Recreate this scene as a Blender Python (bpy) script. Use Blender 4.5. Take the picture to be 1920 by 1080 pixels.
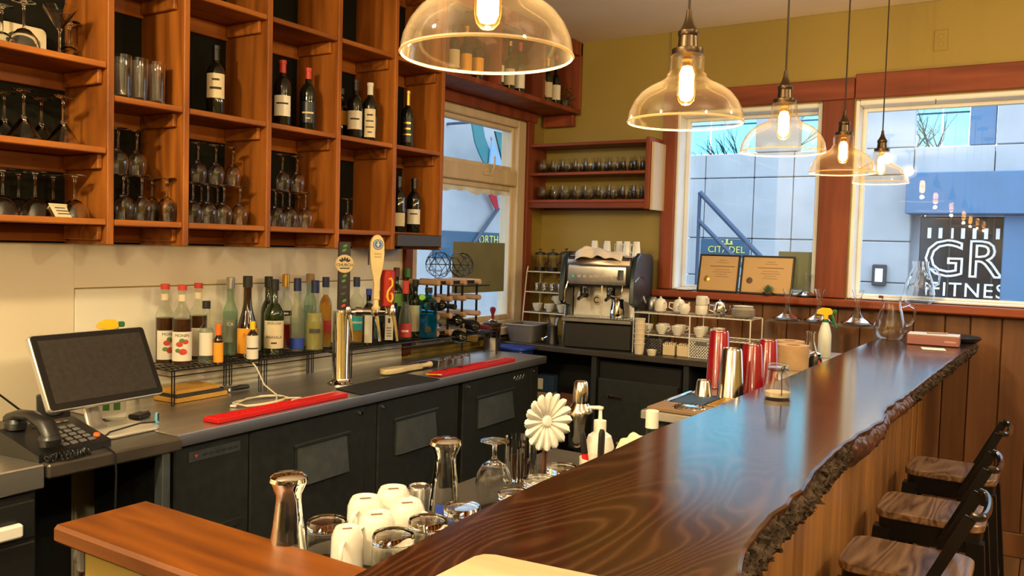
import bpy, math, random
from mathutils import Vector, Matrix, noise
random.seed(7)
for o in list(bpy.data.objects):
    bpy.data.objects.remove(o, do_unlink=True)
sc = bpy.context.scene
C = sc.collection
PI = math.pi
R = math.radians

# ---------------------------------------------------------------- camera
cam_d = bpy.data.cameras.new('camera')
cam_d.sensor_width = 36.0
cam_d.lens = 1590.0 * 36.0 / 1920.0
cam_d.clip_start = 0.02
cam = bpy.data.objects.new('camera', cam_d)
C.objects.link(cam)
yaw, pitch, roll = R(32.7), R(2.9), R(1.6)
fw = Vector((-math.sin(yaw) * math.cos(pitch), math.cos(yaw) * math.cos(pitch), -math.sin(pitch)))
r0 = Vector((math.cos(yaw), math.sin(yaw), 0))
u0 = r0.cross(fw)
rt = math.cos(roll) * r0 + math.sin(roll) * u0
up = rt.cross(fw)
cam.matrix_world = Matrix(((rt.x, up.x, -fw.x, 0), (rt.y, up.y, -fw.y, 0), (rt.z, up.z, -fw.z, 1.6), (0, 0, 0, 1)))
sc.camera = cam

# ---------------------------------------------------------------- daylight (overcast sky) and exposure
world = bpy.data.worlds.new('overcast_sky')
sc.world = world
world.use_nodes = True
bgn = world.node_tree.nodes['Background']
bgn.inputs['Color'].default_value = (0.62, 0.82, 1.0, 1)
bgn.inputs['Strength'].default_value = 3.25
sc.view_settings.view_transform = 'Standard'
sc.view_settings.look = 'None'
sc.view_settings.gamma = 1.0
sc.view_settings.exposure = 0.0
sc.view_settings.use_curve_mapping = False
sc.cycles.max_bounces = 12
sc.cycles.diffuse_bounces = 4
sc.cycles.glossy_bounces = 5
sc.cycles.transmission_bounces = 10
sc.cycles.transparent_max_bounces = 32
sc.cycles.caustics_reflective = False
sc.cycles.caustics_refractive = False
sc.cycles.sample_clamp_indirect = 6.0

LAMP = (1.0, 0.85, 0.53)
def lamp_light(name, kind, energy, loc, parent=None, radius=0.03, color=LAMP, size=None, rot=(0, 0, 0)):
    ld = bpy.data.lights.new(name, kind)
    ld.energy = energy
    ld.color = color
    if kind == 'AREA':
        ld.shape = 'DISK'
        ld.size = size
    elif kind == 'SPOT':
        ld.shadow_soft_size = radius
        ld.spot_size = R(125)
        ld.spot_blend = 0.8
    else:
        ld.shadow_soft_size = radius
    o = bpy.data.objects.new(name, ld)
    C.objects.link(o)
    o.location = loc
    o.rotation_euler = rot
    o.parent = parent
    return o

# ---------------------------------------------------------------- mesh helpers
class MB:
    """collects simple shapes; build() links them as ONE mesh object"""
    def __init__(s):
        s.v = []
        s.f = []
    def add(s, vs, fs, mat=None):
        n = len(s.v)
        if mat is not None:
            vs = [mat @ Vector(p) for p in vs]
        s.v += [tuple(p) for p in vs]
        s.f += [tuple(i + n for i in f) for f in fs]
        return s
    def box(s, x0, x1, y0, y1, z0, z1, b=0.0, mat=None):
        if x0 > x1: x0, x1 = x1, x0
        if y0 > y1: y0, y1 = y1, y0
        if z0 > z1: z0, z1 = z1, z0
        b = min(b, (x1 - x0) * .45, (y1 - y0) * .45, (z1 - z0) * .45)
        if b <= 0:
            vs = [(x, y, z) for x in (x0, x1) for y in (y0, y1) for z in (z0, z1)]
            return s.add(vs, [(0, 1, 3, 2), (4, 6, 7, 5), (0, 4, 5, 1), (2, 3, 7, 6), (0, 2, 6, 4), (1, 5, 7, 3)], mat)
        vs = []
        idx = {}
        lo, hi = (x0, y0, z0), (x1, y1, z1)
        for sx in (0, 1):
            for sy in (0, 1):
                for sz in (0, 1):
                    sg = (sx, sy, sz)
                    for a in range(3):
                        p = [0, 0, 0]
                        for k in range(3):
                            e = hi[k] if sg[k] else lo[k]
                            p[k] = e if k == a else e + (-b if sg[k] else b)
                        idx[(sx, sy, sz, a)] = len(vs)
                        vs.append(p)
        fs = []
        for a in range(3):
            o1, o2 = (a + 1) % 3, (a + 2) % 3
            for sa in (0, 1):
                q = []
                for s1, s2 in ((0, 0), (1, 0), (1, 1), (0, 1)):
                    sg = [0, 0, 0]
                    sg[a], sg[o1], sg[o2] = sa, s1, s2
                    q.append(idx[(*sg, a)])
                fs.append(q if sa else q[::-1])
        for a in range(3):
            o1, o2 = (a + 1) % 3, (a + 2) % 3
            for s1 in (0, 1):
                for s2 in (0, 1):
                    g0, g1 = [0, 0, 0], [0, 0, 0]
                    g0[a], g0[o1], g0[o2] = 0, s1, s2
                    g1[a], g1[o1], g1[o2] = 1, s1, s2
                    q = [idx[(*g0, o1)], idx[(*g1, o1)], idx[(*g1, o2)], idx[(*g0, o2)]]
                    fs.append(q if s1 == s2 else q[::-1])
        for sx in (0, 1):
            for sy in (0, 1):
                for sz in (0, 1):
                    q = [idx[(sx, sy, sz, a)] for a in range(3)]
                    fs.append(q if (sx + sy + sz) % 2 else q[::-1])
        return s.add(vs, fs, mat)
    def lathe(s, prof, n=24, c=(0, 0, 0), mat=None, a0=0.0, a1=None, sx=1.0, sy=1.0):
        full = a1 is None
        m = n if full else n + 1
        vs, fs = [], []
        for (r, z) in prof:
            for k in range(m):
                a = a0 + (2 * PI * k / n if full else (a1 - a0) * k / n)
                vs.append((c[0] + r * sx * math.cos(a), c[1] + r * sy * math.sin(a), c[2] + z))
        for i in range(len(prof) - 1):
            for k in range(n):
                k2 = (k + 1) % m if full else k + 1
                q = (i * m + k, i * m + k2, (i + 1) * m + k2, (i + 1) * m + k)
                if prof[i][0] < 1e-6: q = (i * m, (i + 1) * m + k2, (i + 1) * m + k)
                elif prof[i + 1][0] < 1e-6: q = (i * m + k, i * m + k2, (i + 1) * m)
                fs.append(q)
        return s.add(vs, fs, mat)
    def tube(s, path, r, n=8, closed=False, flat=1.0, capped=True, mat=None):
        pts = [Vector(p) for p in path]
        m = len(pts)
        rr = r if isinstance(r, (list, tuple)) else [r] * m
        vs, fs = [], []
        prev = None
        for i, p in enumerate(pts):
            if closed:
                t = pts[(i + 1) % m] - pts[i - 1]
            else:
                t = pts[min(i + 1, m - 1)] - pts[max(i - 1, 0)]
            t = t.normalized() if t.length > 1e-9 else Vector((0, 0, 1))
            if prev is None:
                ref = Vector((0, 0, 1)) if abs(t.z) < .9 else Vector((1, 0, 0))
                a = t.cross(ref).normalized()
            else:
                a = (prev - t * prev.dot(t))
                a = a.normalized() if a.length > 1e-6 else t.orthogonal().normalized()
            prev = a
            b = t.cross(a)
            for k in range(n):
                an = 2 * PI * k / n
                vs.append(p + a * (rr[i] * math.cos(an)) + b * (rr[i] * flat * math.sin(an)))
        for i in range(m if closed else m - 1):
            j = (i + 1) % m
            for k in range(n):
                k2 = (k + 1) % n
                fs.append((i * n + k, i * n + k2, j * n + k2, j * n + k))
        if capped and not closed:
            fs.append(tuple(range(n))[::-1])
            fs.append(tuple((m - 1) * n + k for k in range(n)))
        return s.add(vs, fs, mat)
    def prism(s, poly, z0, z1, mat=None, b=0.0):
        n = len(poly)
        if b > 0:
            cx = sum(p[0] for p in poly) / n
            cy = sum(p[1] for p in poly) / n
            def ins(p):
                d = Vector((p[0] - cx, p[1] - cy))
                L = d.length
                d = d * ((L - b) / L)
                return (cx + d.x, cy + d.y)
            vs = [(*ins(p), z0) for p in poly] + [(*p, z0 + b) for p in poly] + [(*p, z1 - b) for p in poly] + [(*ins(p), z1) for p in poly]
            L = 4
        else:
            vs = [(*p, z0) for p in poly] + [(*p, z1) for p in poly]
            L = 2
        fs = [tuple(range(n))[::-1], tuple((L - 1) * n + k for k in range(n))]
        for l in range(L - 1):
            for k in range(n):
                k2 = (k + 1) % n
                fs.append((l * n + k, l * n + k2, (l + 1) * n + k2, (l + 1) * n + k))
        return s.add(vs, fs, mat)
    def build(s, name, mat, parent=None, loc=(0, 0, 0), rot=(0, 0, 0), smooth=35):
        me = bpy.data.meshes.new(name)
        me.from_pydata(s.v, [], s.f)
        me.validate()
        if smooth:
            me.polygons.foreach_set('use_smooth', [True] * len(me.polygons))
            me.set_sharp_from_angle(angle=R(smooth))
        me.materials.append(mat)
        return link(name, me, parent, loc, rot)

def link(name, me, parent=None, loc=(0, 0, 0), rot=(0, 0, 0)):
    o = bpy.data.objects.new(name, me)
    C.objects.link(o)
    o.parent = parent
    o.location = loc
    o.rotation_euler = rot
    return o
def tag(o, label, cat, group=None, kind=None):
    o['label'] = label
    o['category'] = cat
    if group: o['group'] = group
    if kind: o['kind'] = kind
    return o
def thing(name, label, cat, loc=(0, 0, 0), rz=0.0, group=None):
    o = bpy.data.objects.new(name, None)
    o.empty_display_size = 0.05
    C.objects.link(o)
    o.location = loc
    o.rotation_euler = (0, 0, rz)
    return tag(o, label, cat, group)
def struct(o, label=None):
    o['kind'] = 'structure'
    if label: o['label'] = label
    return o
def copy_tree(o, loc=None, rz=None, label=None, group=None, parent=None):
    c = o.copy()
    C.objects.link(c)
    c.parent = parent
    if loc is not None: c.location = loc
    if rz is not None: c.rotation_euler = (0, 0, rz)
    if label: c['label'] = label
    if group: c['group'] = group
    for ch in list(o.children):
        copy_tree(ch, parent=c)
    return c
def T(x=0, y=0, z=0, rx=0, ry=0, rz=0):
    return Matrix.Translation((x, y, z)) @ Matrix.Rotation(rz, 4, 'Z') @ Matrix.Rotation(ry, 4, 'Y') @ Matrix.Rotation(rx, 4, 'X')
def face_cam(x, y):
    return math.atan2(-y, -x)
def rrect(w, d, r, n=4):
    """rounded rectangle outline, counter-clockwise, centred"""
    pts = []
    for cx, cy, a in ((w / 2 - r, d / 2 - r, 0), (-w / 2 + r, d / 2 - r, PI / 2), (-w / 2 + r, -d / 2 + r, PI), (w / 2 - r, -d / 2 + r, 1.5 * PI)):
        for k in range(n + 1):
            t = a + PI / 2 * k / n
            pts.append((cx + r * math.cos(t), cy + r * math.sin(t)))
    return pts
def text_mesh(s, size, extrude=0.0, outline=0.0, spacing=1.0, res=3):
    cu = bpy.data.curves.new('lettering', 'FONT')
    cu.body = s
    cu.size = size
    cu.align_x = 'CENTER'
    cu.align_y = 'CENTER'
    cu.space_character = spacing
    cu.resolution_u = res
    if outline:
        cu.fill_mode = 'NONE'
        cu.bevel_depth = outline
        cu.bevel_resolution = 0
    else:
        cu.extrude = extrude
    o = bpy.data.objects.new('lettering', cu)
    me = bpy.data.meshes.new_from_object(o)
    bpy.data.objects.remove(o)
    bpy.data.curves.remove(cu)
    return me
def text(s, size, mat, parent, loc, rot=(PI / 2, 0, PI / 2), extrude=0.0004, outline=0.0, bend=None, spacing=1.0, sx=1.0, name='lettering'):
    """lettering as a mesh; bend=(radius, angle) wraps it round an upright cylinder at the parent's axis"""
    me = text_mesh(s, size, extrude, outline, spacing)
    if bend:
        rad, ang = bend
        for v in me.vertices:
            a = ang + v.co.x * sx / rad
            d = rad + v.co.z
            v.co = (d * math.cos(a), d * math.sin(a), v.co.y)
        rot = (0, 0, 0)
    elif sx != 1.0:
        for v in me.vertices: v.co.x *= sx
    me.materials.clear()
    me.materials.append(mat)
    return link(name, me, parent, loc, rot)

# ---------------------------------------------------------------- materials
def new_mat(name):
    m = bpy.data.materials.new(name)
    m.use_nodes = True
    nt = m.node_tree
    return m, nt, nt.nodes['Principled BSDF']
def mat(name, col, rough=0.5, metal=0.0, var=0.0, vscale=8.0, bump=0.0, bscale=60.0, coat=0.0, spec=0.5, stretch=(1, 1, 1), emit=None, estr=0.0):
    m, nt, b = new_mat(name)
    b.inputs['Base Color'].default_value = (*col, 1)
    b.inputs['Roughness'].default_value = rough
    b.inputs['Metallic'].default_value = metal
    b.inputs['Coat Weight'].default_value = coat
    b.inputs['Specular IOR Level'].default_value = spec
    if emit:
        b.inputs['Emission Color'].default_value = (*emit, 1)
        b.inputs['Emission Strength'].default_value = estr
    if var or bump:
        tc = nt.nodes.new('ShaderNodeTexCoord')
        mp = nt.nodes.new('ShaderNodeMapping')
        mp.inputs['Scale'].default_value = stretch
        nt.links.new(tc.outputs['Object'], mp.inputs['Vector'])
    if var:
        nz = nt.nodes.new('ShaderNodeTexNoise')
        nz.inputs['Scale'].default_value = vscale
        nz.inputs['Detail'].default_value = 5
        nt.links.new(mp.outputs[0], nz.inputs['Vector'])
        rp = nt.nodes.new('ShaderNodeValToRGB')
        rp.color_ramp.elements[0].position = .3
        rp.color_ramp.elements[1].position = .7
        rp.color_ramp.elements[0].color = (*[c * (1 - var) for c in col], 1)
        rp.color_ramp.elements[1].color = (*[min(1, c * (1 + var)) for c in col], 1)
        nt.links.new(nz.outputs['Fac'], rp.inputs['Fac'])
        nt.links.new(rp.outputs['Color'], b.inputs['Base Color'])
    if bump:
        n2 = nt.nodes.new('ShaderNodeTexNoise')
        n2.inputs['Scale'].default_value = bscale
        n2.inputs['Detail'].default_value = 4
        nt.links.new(mp.outputs[0], n2.inputs['Vector'])
        bp = nt.nodes.new('ShaderNodeBump')
        bp.inputs['Strength'].default_value = bump
        bp.inputs['Distance'].default_value = 0.01
        nt.links.new(n2.outputs['Fac'], bp.inputs['Height'])
        nt.links.new(bp.outputs['Normal'], b.inputs['Normal'])
    return m
def wood(name, c1, c2, rough=0.45, axis='Y', scale=1.0, rings=9.0, coat=0.0, bump=0.08, knots=0.35, per_object=True, spec=0.5):
    """boards: grain drawn out along one axis, soft growth rings, each object a little different"""
    m, nt, b = new_mat(name)
    L = nt.links.new
    tc = nt.nodes.new('ShaderNodeTexCoord')
    mp = nt.nodes.new('ShaderNodeMapping')
    s = {'X': (.09, 1, 1), 'Y': (1, .09, 1), 'Z': (1, 1, .09)}[axis]
    mp.inputs['Scale'].default_value = [k * scale for k in s]
    L(tc.outputs['Object'], mp.inputs['Vector'])
    vec = mp.outputs[0]
    if per_object:
        oi = nt.nodes.new('ShaderNodeObjectInfo')
        mu = nt.nodes.new('ShaderNodeVectorMath'); mu.operation = 'SCALE'
        mu.inputs[0].default_value = (3.1, 5.3, 7.7)
        L(oi.outputs['Random'], mu.inputs['Scale'])
        ad = nt.nodes.new('ShaderNodeVectorMath'); ad.operation = 'ADD'
        L(vec, ad.inputs[0]); L(mu.outputs[0], ad.inputs[1])
        vec = ad.outputs[0]
    n1 = nt.nodes.new('ShaderNodeTexNoise')
    n1.inputs['Scale'].default_value = 3.0
    n1.inputs['Detail'].default_value = 2
    n1.inputs['Distortion'].default_value = knots
    L(vec, n1.inputs['Vector'])
    ml = nt.nodes.new('ShaderNodeMath'); ml.operation = 'MULTIPLY'; ml.inputs[1].default_value = rings
    L(n1.outputs['Fac'], ml.inputs[0])
    fr = nt.nodes.new('ShaderNodeMath'); fr.operation = 'PINGPONG'; fr.inputs[1].default_value = 0.5
    L(ml.outputs[0], fr.inputs[0])
    n2 = nt.nodes.new('ShaderNodeTexNoise')
    n2.inputs['Scale'].default_value = 38.0
    n2.inputs['Detail'].default_value = 4
    L(vec, n2.inputs['Vector'])
    a1 = nt.nodes.new('ShaderNodeMath'); a1.operation = 'MULTIPLY_ADD'; a1.inputs[1].default_value = 1.1
    L(fr.outputs[0], a1.inputs[0])
    a2 = nt.nodes.new('ShaderNodeMath'); a2.operation = 'MULTIPLY_ADD'; a2.inputs[1].default_value = .75; a2.inputs[2].default_value = -.15
    L(n2.outputs['Fac'], a2.inputs[0])
    L(a2.outputs[0], a1.inputs[2])
    rp = nt.nodes.new('ShaderNodeValToRGB')
    rp.color_ramp.elements[0].color = (*c1, 1)
    rp.color_ramp.elements[1].color = (*c2, 1)
    rp.color_ramp.elements[0].position = .1
    rp.color_ramp.elements[1].position = .85
    L(a1.outputs[0], rp.inputs['Fac'])
    col = rp.outputs['Color']
    if per_object:
        hs = nt.nodes.new('ShaderNodeHueSaturation')
        mr = nt.nodes.new('ShaderNodeMapRange')
        mr.inputs['To Min'].default_value = .8
        mr.inputs['To Max'].default_value = 1.2
        L(oi.outputs['Random'], mr.inputs['Value'])
        L(mr.outputs[0], hs.inputs['Value'])
        L(col, hs.inputs['Color'])
        col = hs.outputs['Color']
    L(col, b.inputs['Base Color'])
    b.inputs['Roughness'].default_value = rough
    b.inputs['Coat Weight'].default_value = coat
    b.inputs['Coat Roughness'].default_value = 0.12
    b.inputs['Specular IOR Level'].default_value = spec
    if bump:
        bp = nt.nodes.new('ShaderNodeBump')
        bp.inputs['Strength'].default_value = bump
        bp.inputs['Distance'].default_value = 0.004
        L(a1.outputs[0], bp.inputs['Height'])
        L(bp.outputs['Normal'], b.inputs['Normal'])
    return m
def thin_glass(name, tint=(0.96, 0.97, 0.96), edge=0.35, ior=1.45, rough=0.01, edge_col=(0.8, 0.8, 0.78), haze=0.0):
    """clear glass walls: fresnel reflection over see-through, a little milkier where the wall is seen edge-on"""
    m, nt, b = new_mat(name)
    nt.nodes.remove(b)
    L = nt.links.new
    out = nt.nodes['Material Output']
    tr = nt.nodes.new('ShaderNodeBsdfTransparent'); tr.inputs['Color'].default_value = (*tint, 1)
    gl = nt.nodes.new('ShaderNodeBsdfGlossy'); gl.inputs['Roughness'].default_value = rough
    df = nt.nodes.new('ShaderNodeBsdfDiffuse'); df.inputs['Color'].default_value = (*edge_col, 1)
    lw = nt.nodes.new('ShaderNodeLayerWeight'); lw.inputs['Blend'].default_value = .5
    pw = nt.nodes.new('ShaderNodeMath'); pw.operation = 'POWER'; pw.inputs[1].default_value = 4.0
    L(lw.outputs['Facing'], pw.inputs[0])
    ml = nt.nodes.new('ShaderNodeMath'); ml.operation = 'MULTIPLY_ADD'; ml.inputs[1].default_value = edge; ml.inputs[2].default_value = haze
    L(pw.outputs[0], ml.inputs[0])
    m1 = nt.nodes.new('ShaderNodeMixShader')
    L(ml.outputs[0], m1.inputs[0]); L(tr.outputs[0], m1.inputs[1]); L(df.outputs[0], m1.inputs[2])
    f0 = ((ior - 1) / (ior + 1)) ** 2
    p5 = nt.nodes.new('ShaderNodeMath'); p5.operation = 'POWER'; p5.inputs[1].default_value = 5.0
    L(lw.outputs['Facing'], p5.inputs[0])
    fr = nt.nodes.new('ShaderNodeMath'); fr.operation = 'MULTIPLY_ADD'; fr.inputs[1].default_value = 1 - f0; fr.inputs[2].default_value = f0
    L(p5.outputs[0], fr.inputs[0])
    m2 = nt.nodes.new('ShaderNodeMixShader')
    L(fr.outputs[0], m2.inputs[0]); L(m1.outputs[0], m2.inputs[1]); L(gl.outputs[0], m2.inputs[2])
    L(m2.outputs[0], out.inputs['Surface'])
    return m
def emis(name, col, strength):
    m, nt, b = new_mat(name)
    nt.nodes.remove(b)
    e = nt.nodes.new('ShaderNodeEmission')
    e.inputs['Color'].default_value = (*col, 1)
    e.inputs['Strength'].default_value = strength
    nt.links.new(e.outputs[0], nt.nodes['Material Output'].inputs['Surface'])
    return m

W_SHELF = wood('stained_pine', (.17, .045, .006), (.40, .125, .016), .5, 'Z', spec=.25)
W_SHELF_Y = wood('stained_pine_boards', (.17, .045, .006), (.40, .125, .016), .5, 'Y', spec=.25)
W_TRIM = wood('red_brown_trim', (.14, .030, .012), (.26, .060, .024), .5, 'X', rings=6, spec=.25)
W_TRIM_Z = wood('red_brown_trim_upright', (.14, .030, .012), (.26, .060, .024), .5, 'Z', rings=6, spec=.25)
W_CEDAR = wood('cedar_boards', (.13, .052, .022), (.25, .108, .046), .5, 'Z', rings=5, spec=.3)
W_PLANK = wood('bar_front_boards', (.20, .082, .022), (.40, .185, .055), .5, 'Z', rings=5)
W_OAK = wood('oak_cap', (.085, .020, .0008), (.18, .050, .002), .42, 'X', rings=14, scale=1.3, per_object=False)
W_PALE = wood('pale_board', (.36, .20, .11), (.52, .32, .20), .55, 'X', rings=5)
W_SEAT = wood('walnut_seat', (.07, .032, .016), (.34, .20, .115), .3, 'Y', rings=12, scale=2.2, knots=.8)
def bar_wood(name):
    """dark stained slab: pale contour-like growth lines that swirl round the knots, glossy varnish"""
    m, nt, b = new_mat(name)
    L = nt.links.new
    tc = nt.nodes.new('ShaderNodeTexCoord')
    mp = nt.nodes.new('ShaderNodeMapping'); mp.inputs['Scale'].default_value = (1.6, .42, 1)
    L(tc.outputs['Object'], mp.inputs['Vector'])
    n1 = nt.nodes.new('ShaderNodeTexNoise'); n1.inputs['Scale'].default_value = 2.1; n1.inputs['Detail'].default_value = 1.5; n1.inputs['Distortion'].default_value = .7
    L(mp.outputs[0], n1.inputs['Vector'])
    ml = nt.nodes.new('ShaderNodeMath'); ml.operation = 'MULTIPLY'; ml.inputs[1].default_value = 38.0
    L(n1.outputs['Fac'], ml.inputs[0])
    pp = nt.nodes.new('ShaderNodeMath'); pp.operation = 'PINGPONG'; pp.inputs[1].default_value = .5
    L(ml.outputs[0], pp.inputs[0])
    r1 = nt.nodes.new('ShaderNodeValToRGB')
    e = r1.color_ramp.elements
    e[0].position = .0; e[0].color = (.021, .0072, .0032, 1)
    e[1].position = .5; e[1].color = (.060, .025, .0115, 1)
    k = e.new(.30); k.color = (.030, .0108, .005, 1)
    L(pp.outputs[0], r1.inputs['Fac'])
    mp2 = nt.nodes.new('ShaderNodeMapping'); mp2.inputs['Scale'].default_value = (1, .05, 1)
    L(tc.outputs['Object'], mp2.inputs['Vector'])
    n2 = nt.nodes.new('ShaderNodeTexNoise'); n2.inputs['Scale'].default_value = 120; n2.inputs['Detail'].default_value = 3
    L(mp2.outputs[0], n2.inputs['Vector'])
    mx = nt.nodes.new('ShaderNodeMix'); mx.data_type = 'RGBA'; mx.blend_type = 'MULTIPLY'; mx.inputs['Factor'].default_value = .55
    L(r1.outputs['Color'], mx.inputs['A']); L(n2.outputs['Color'], mx.inputs['B'])
    g = nt.nodes.new('ShaderNodeMix'); g.data_type = 'RGBA'; g.blend_type = 'MULTIPLY'; g.inputs['Factor'].default_value = 1; g.inputs['B'].default_value = (1.35, 1.35, 1.35, 1)
    L(mx.outputs['Result'], g.inputs['A'])
    L(g.outputs['Result'], b.inputs['Base Color'])
    bp = nt.nodes.new('ShaderNodeBump'); bp.inputs['Strength'].default_value = .10; bp.inputs['Distance'].default_value = .004
    L(pp.outputs[0], bp.inputs['Height']); L(bp.outputs['Normal'], b.inputs['Normal'])
    b.inputs['Roughness'].default_value = .26
    b.inputs['Specular IOR Level'].default_value = 0.0
    b.inputs['Coat Weight'].default_value = 1.0
    b.inputs['Coat IOR'].default_value = 1.58
    b.inputs['Coat Roughness'].default_value = .13
    return m
W_BAR = bar_wood('bar_slab')
W_CREAMWIN = wood('pale_painted_frame', (.56, .43, .27), (.70, .56, .38), .5, 'Z', rings=4, per_object=False)
W_PEG = wood('rack_pegs', (.34, .19, .09), (.52, .31, .16), .55, 'X', rings=4)
W_FLOOR = wood('floor_boards', (.10, .05, .025), (.24, .125, .06), .45, 'Y', rings=6)
BARK = mat('bark', (.062, .042, .030), .9, var=.85, vscale=55, bump=1.0, bscale=110, stretch=(1, .7, 1), spec=.15)
BARK_WORN = wood('worn_bark', (.05, .018, .010), (.16, .065, .035), .4, 'Y', rings=5, bump=.5)
CREAM = mat('cream_paint', (.76, .65, .46), .55, var=.06, vscale=2)
CREAM2 = mat('cream_panel', (.86, .79, .62), .35, var=.05, vscale=2.5)
OLIVE = mat('olive_paint', (.31, .215, .040), .6, var=.07, vscale=1.5, bump=.08, bscale=120)
CEIL = mat('ceiling_paint', (.90, .82, .74), .8, var=.04, vscale=2)
DARKBACK = mat('dark_green_backing', (.0075, .0075, .004), .75, var=.3, vscale=4, spec=.15)
WHITE_FR = mat('white_window_paint', (.78, .78, .76), .45, var=.05, vscale=6)
STEEL = mat('brushed_steel', (.70, .68, .65), .36, 1.0, var=.12, vscale=14, stretch=(1, .05, 1))
STEEL_D = mat('dull_steel', (.30, .29, .28), .34, 1.0, var=.15, vscale=10)
CHROME = mat('chrome', (.78, .77, .75), .07, 1.0)
SHAKER = mat('shaker_steel', (.62, .60, .56), .14, 1.0)
BLACK_COOL = mat('cooler_black', (.020, .022, .021), .38, var=.25, vscale=25)
GREY_PLATE = mat('handle_grey', (.045, .052, .056), .4, var=.2, vscale=20)
BLACK_PL = mat('black_plastic', (.012, .012, .012), .35)
BLACK_MT = mat('black_metal', (.014, .013, .013), .28, .4)
BLACK_RB = mat('black_rubber', (.010, .010, .011), .75)
DARK_LAM = mat('dark_laminate', (.045, .037, .030), .33, var=.25, vscale=9)
DARK_INT = mat('dark_interior', (.010, .010, .010), .7)
GLASS = thin_glass('clear_glass', (.97, .97, .96), .22, 1.75, edge_col=(.85, .82, .75))
GLASS_SH = thin_glass('pendant_glass', (.98, .95, .90), .10, 1.5, edge_col=(.9, .78, .58), haze=.004)
def real_glass(name, tint=(.97, .98, .97), ior=1.48):
    m, nt, b = new_mat(name)
    b.inputs['Base Color'].default_value = (*tint, 1)
    b.inputs['Transmission Weight'].default_value = 1.0
    b.inputs['Roughness'].default_value = 0.0
    b.inputs['IOR'].default_value = ior
    return m
GLASS_TH = real_glass('thick_glass')
WIN_GLASS = thin_glass('window_glass', (.97, .98, 1.0), 0.0, 1.5, 0.0)
ACRYLIC = thin_glass('clear_acrylic', (.95, .95, .95), .4)
RED_RB = mat('red_rubber', (.62, .008, .008), .45)
RED_TUM = mat('red_tumbler', (.23, .004, .010), .22, coat=.4)
WHITE_CE = mat('white_ceramic', (.80, .76, .68), .15, coat=.3)
WHITE_PL = mat('white_plastic', (.80, .77, .70), .35)
PAPER = mat('paper_white', (.80, .74, .62), .8)
PAPER_CR = mat('paper_cream', (.74, .62, .40), .8)
INK = mat('dark_ink', (.03, .025, .02), .7)
INK_RED = mat('red_ink', (.55, .05, .03), .7)
INK_BLUE = mat('blue_ink', (.03, .06, .30), .7)
INK_GREEN = mat('green_ink', (.08, .22, .05), .7)
GOLD = mat('gold_foil', (.78, .47, .10), .32, .9)
WIRE_W = mat('white_wire', (.78, .74, .66), .4)
KRAFT = mat('kraft_paper', (.46, .28, .14), .85, var=.1, vscale=20)
YELLOW = mat('yellow_plastic', (.85, .47, .01), .35)
GREEN_PL = mat('green_plastic', (.012, .13, .035), .35)
BLUE_PL = mat('blue_plastic', (.015, .05, .42), .4)
GREY_PL = mat('grey_plastic', (.13, .12, .115), .5)
CLOTH = mat('white_cloth', (.78, .68, .56), .9, bump=.2, bscale=150)
BLUE_CLOTH = mat('blue_cloth', (.13, .20, .30), .9, bump=.2, bscale=200)
BOT_DARK = mat('dark_bottle_glass', (.006, .007, .004), .06, coat=.5)
BOT_GREEN = mat('green_bottle_glass', (.012, .022, .005), .06, coat=.5)
BOT_BROWN = mat('brown_bottle_glass', (.022, .008, .003), .07, coat=.5)
BOT_CLEAR = thin_glass('clear_bottle_glass', (.90, .93, .89), .5)
BOT_PALE = thin_glass('pale_green_bottle_glass', (.72, .84, .74), .5, edge_col=(.55, .65, .55))
BOT_BLUE = thin_glass('blue_bottle_glass', (.22, .62, .78), .5, edge_col=(.1, .4, .55))
BOT_TEAL = thin_glass('teal_bottle_glass', (.12, .45, .50), .5, edge_col=(.05, .3, .34))
def liquid(name, c, a=.55):
    return thin_glass(name, c, .3, 1.2, .1, edge_col=c, haze=a)
LQ_AMBER = liquid('amber_liquid', (.75, .38, .06))
LQ_RED = liquid('red_liquid', (.35, .02, .02), .7)
LQ_PALE = liquid('pale_yellow_liquid', (.80, .72, .30), .35)
LQ_CLEAR = liquid('clear_liquid', (.85, .88, .85), .08)
LQ_BROWN = liquid('brown_liquid', (.07, .025, .01), .85)

# ================================================================= THE SETTING
XL, YB, ZC = -3.15, 5.28, 3.02          # left wall, window wall, ceiling
XR, YF = 3.2, -3.2                        # the rest of the room, behind and beside the viewer

fl = struct(MB().box(XL - .2, XR + .2, YF - .2, YB + .2, -.08, -.012).build('floor', mat('dark_subfloor', (.03, .025, .02), .7)), 'dark floor of the bar')
for i in range(16):
    x0 = -.52 + i * .145
    MB().box(x0, x0 + .141, 1.2, YB - .03, -.012, 0.0, .002).build('floor_plank', W_FLOOR, fl)
MB().box(XL, -.525, YF, YB, -.012, -.002).build('rubber_floor_mat', BLACK_RB, fl)
MB().box(-.52, XR, YF, 1.195, -.012, -.001).build('floor_plank', W_FLOOR, fl)
MB().box(-.52 + 16 * .145, XR, 1.2, YB, -.012, -.001).build('floor_plank', W_FLOOR, fl)
struct(MB().box(XL - .2, XR + .2, YF - .2, YB + .2, ZC, ZC + .12).build('ceiling', CEIL), 'off-white painted ceiling')

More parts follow.
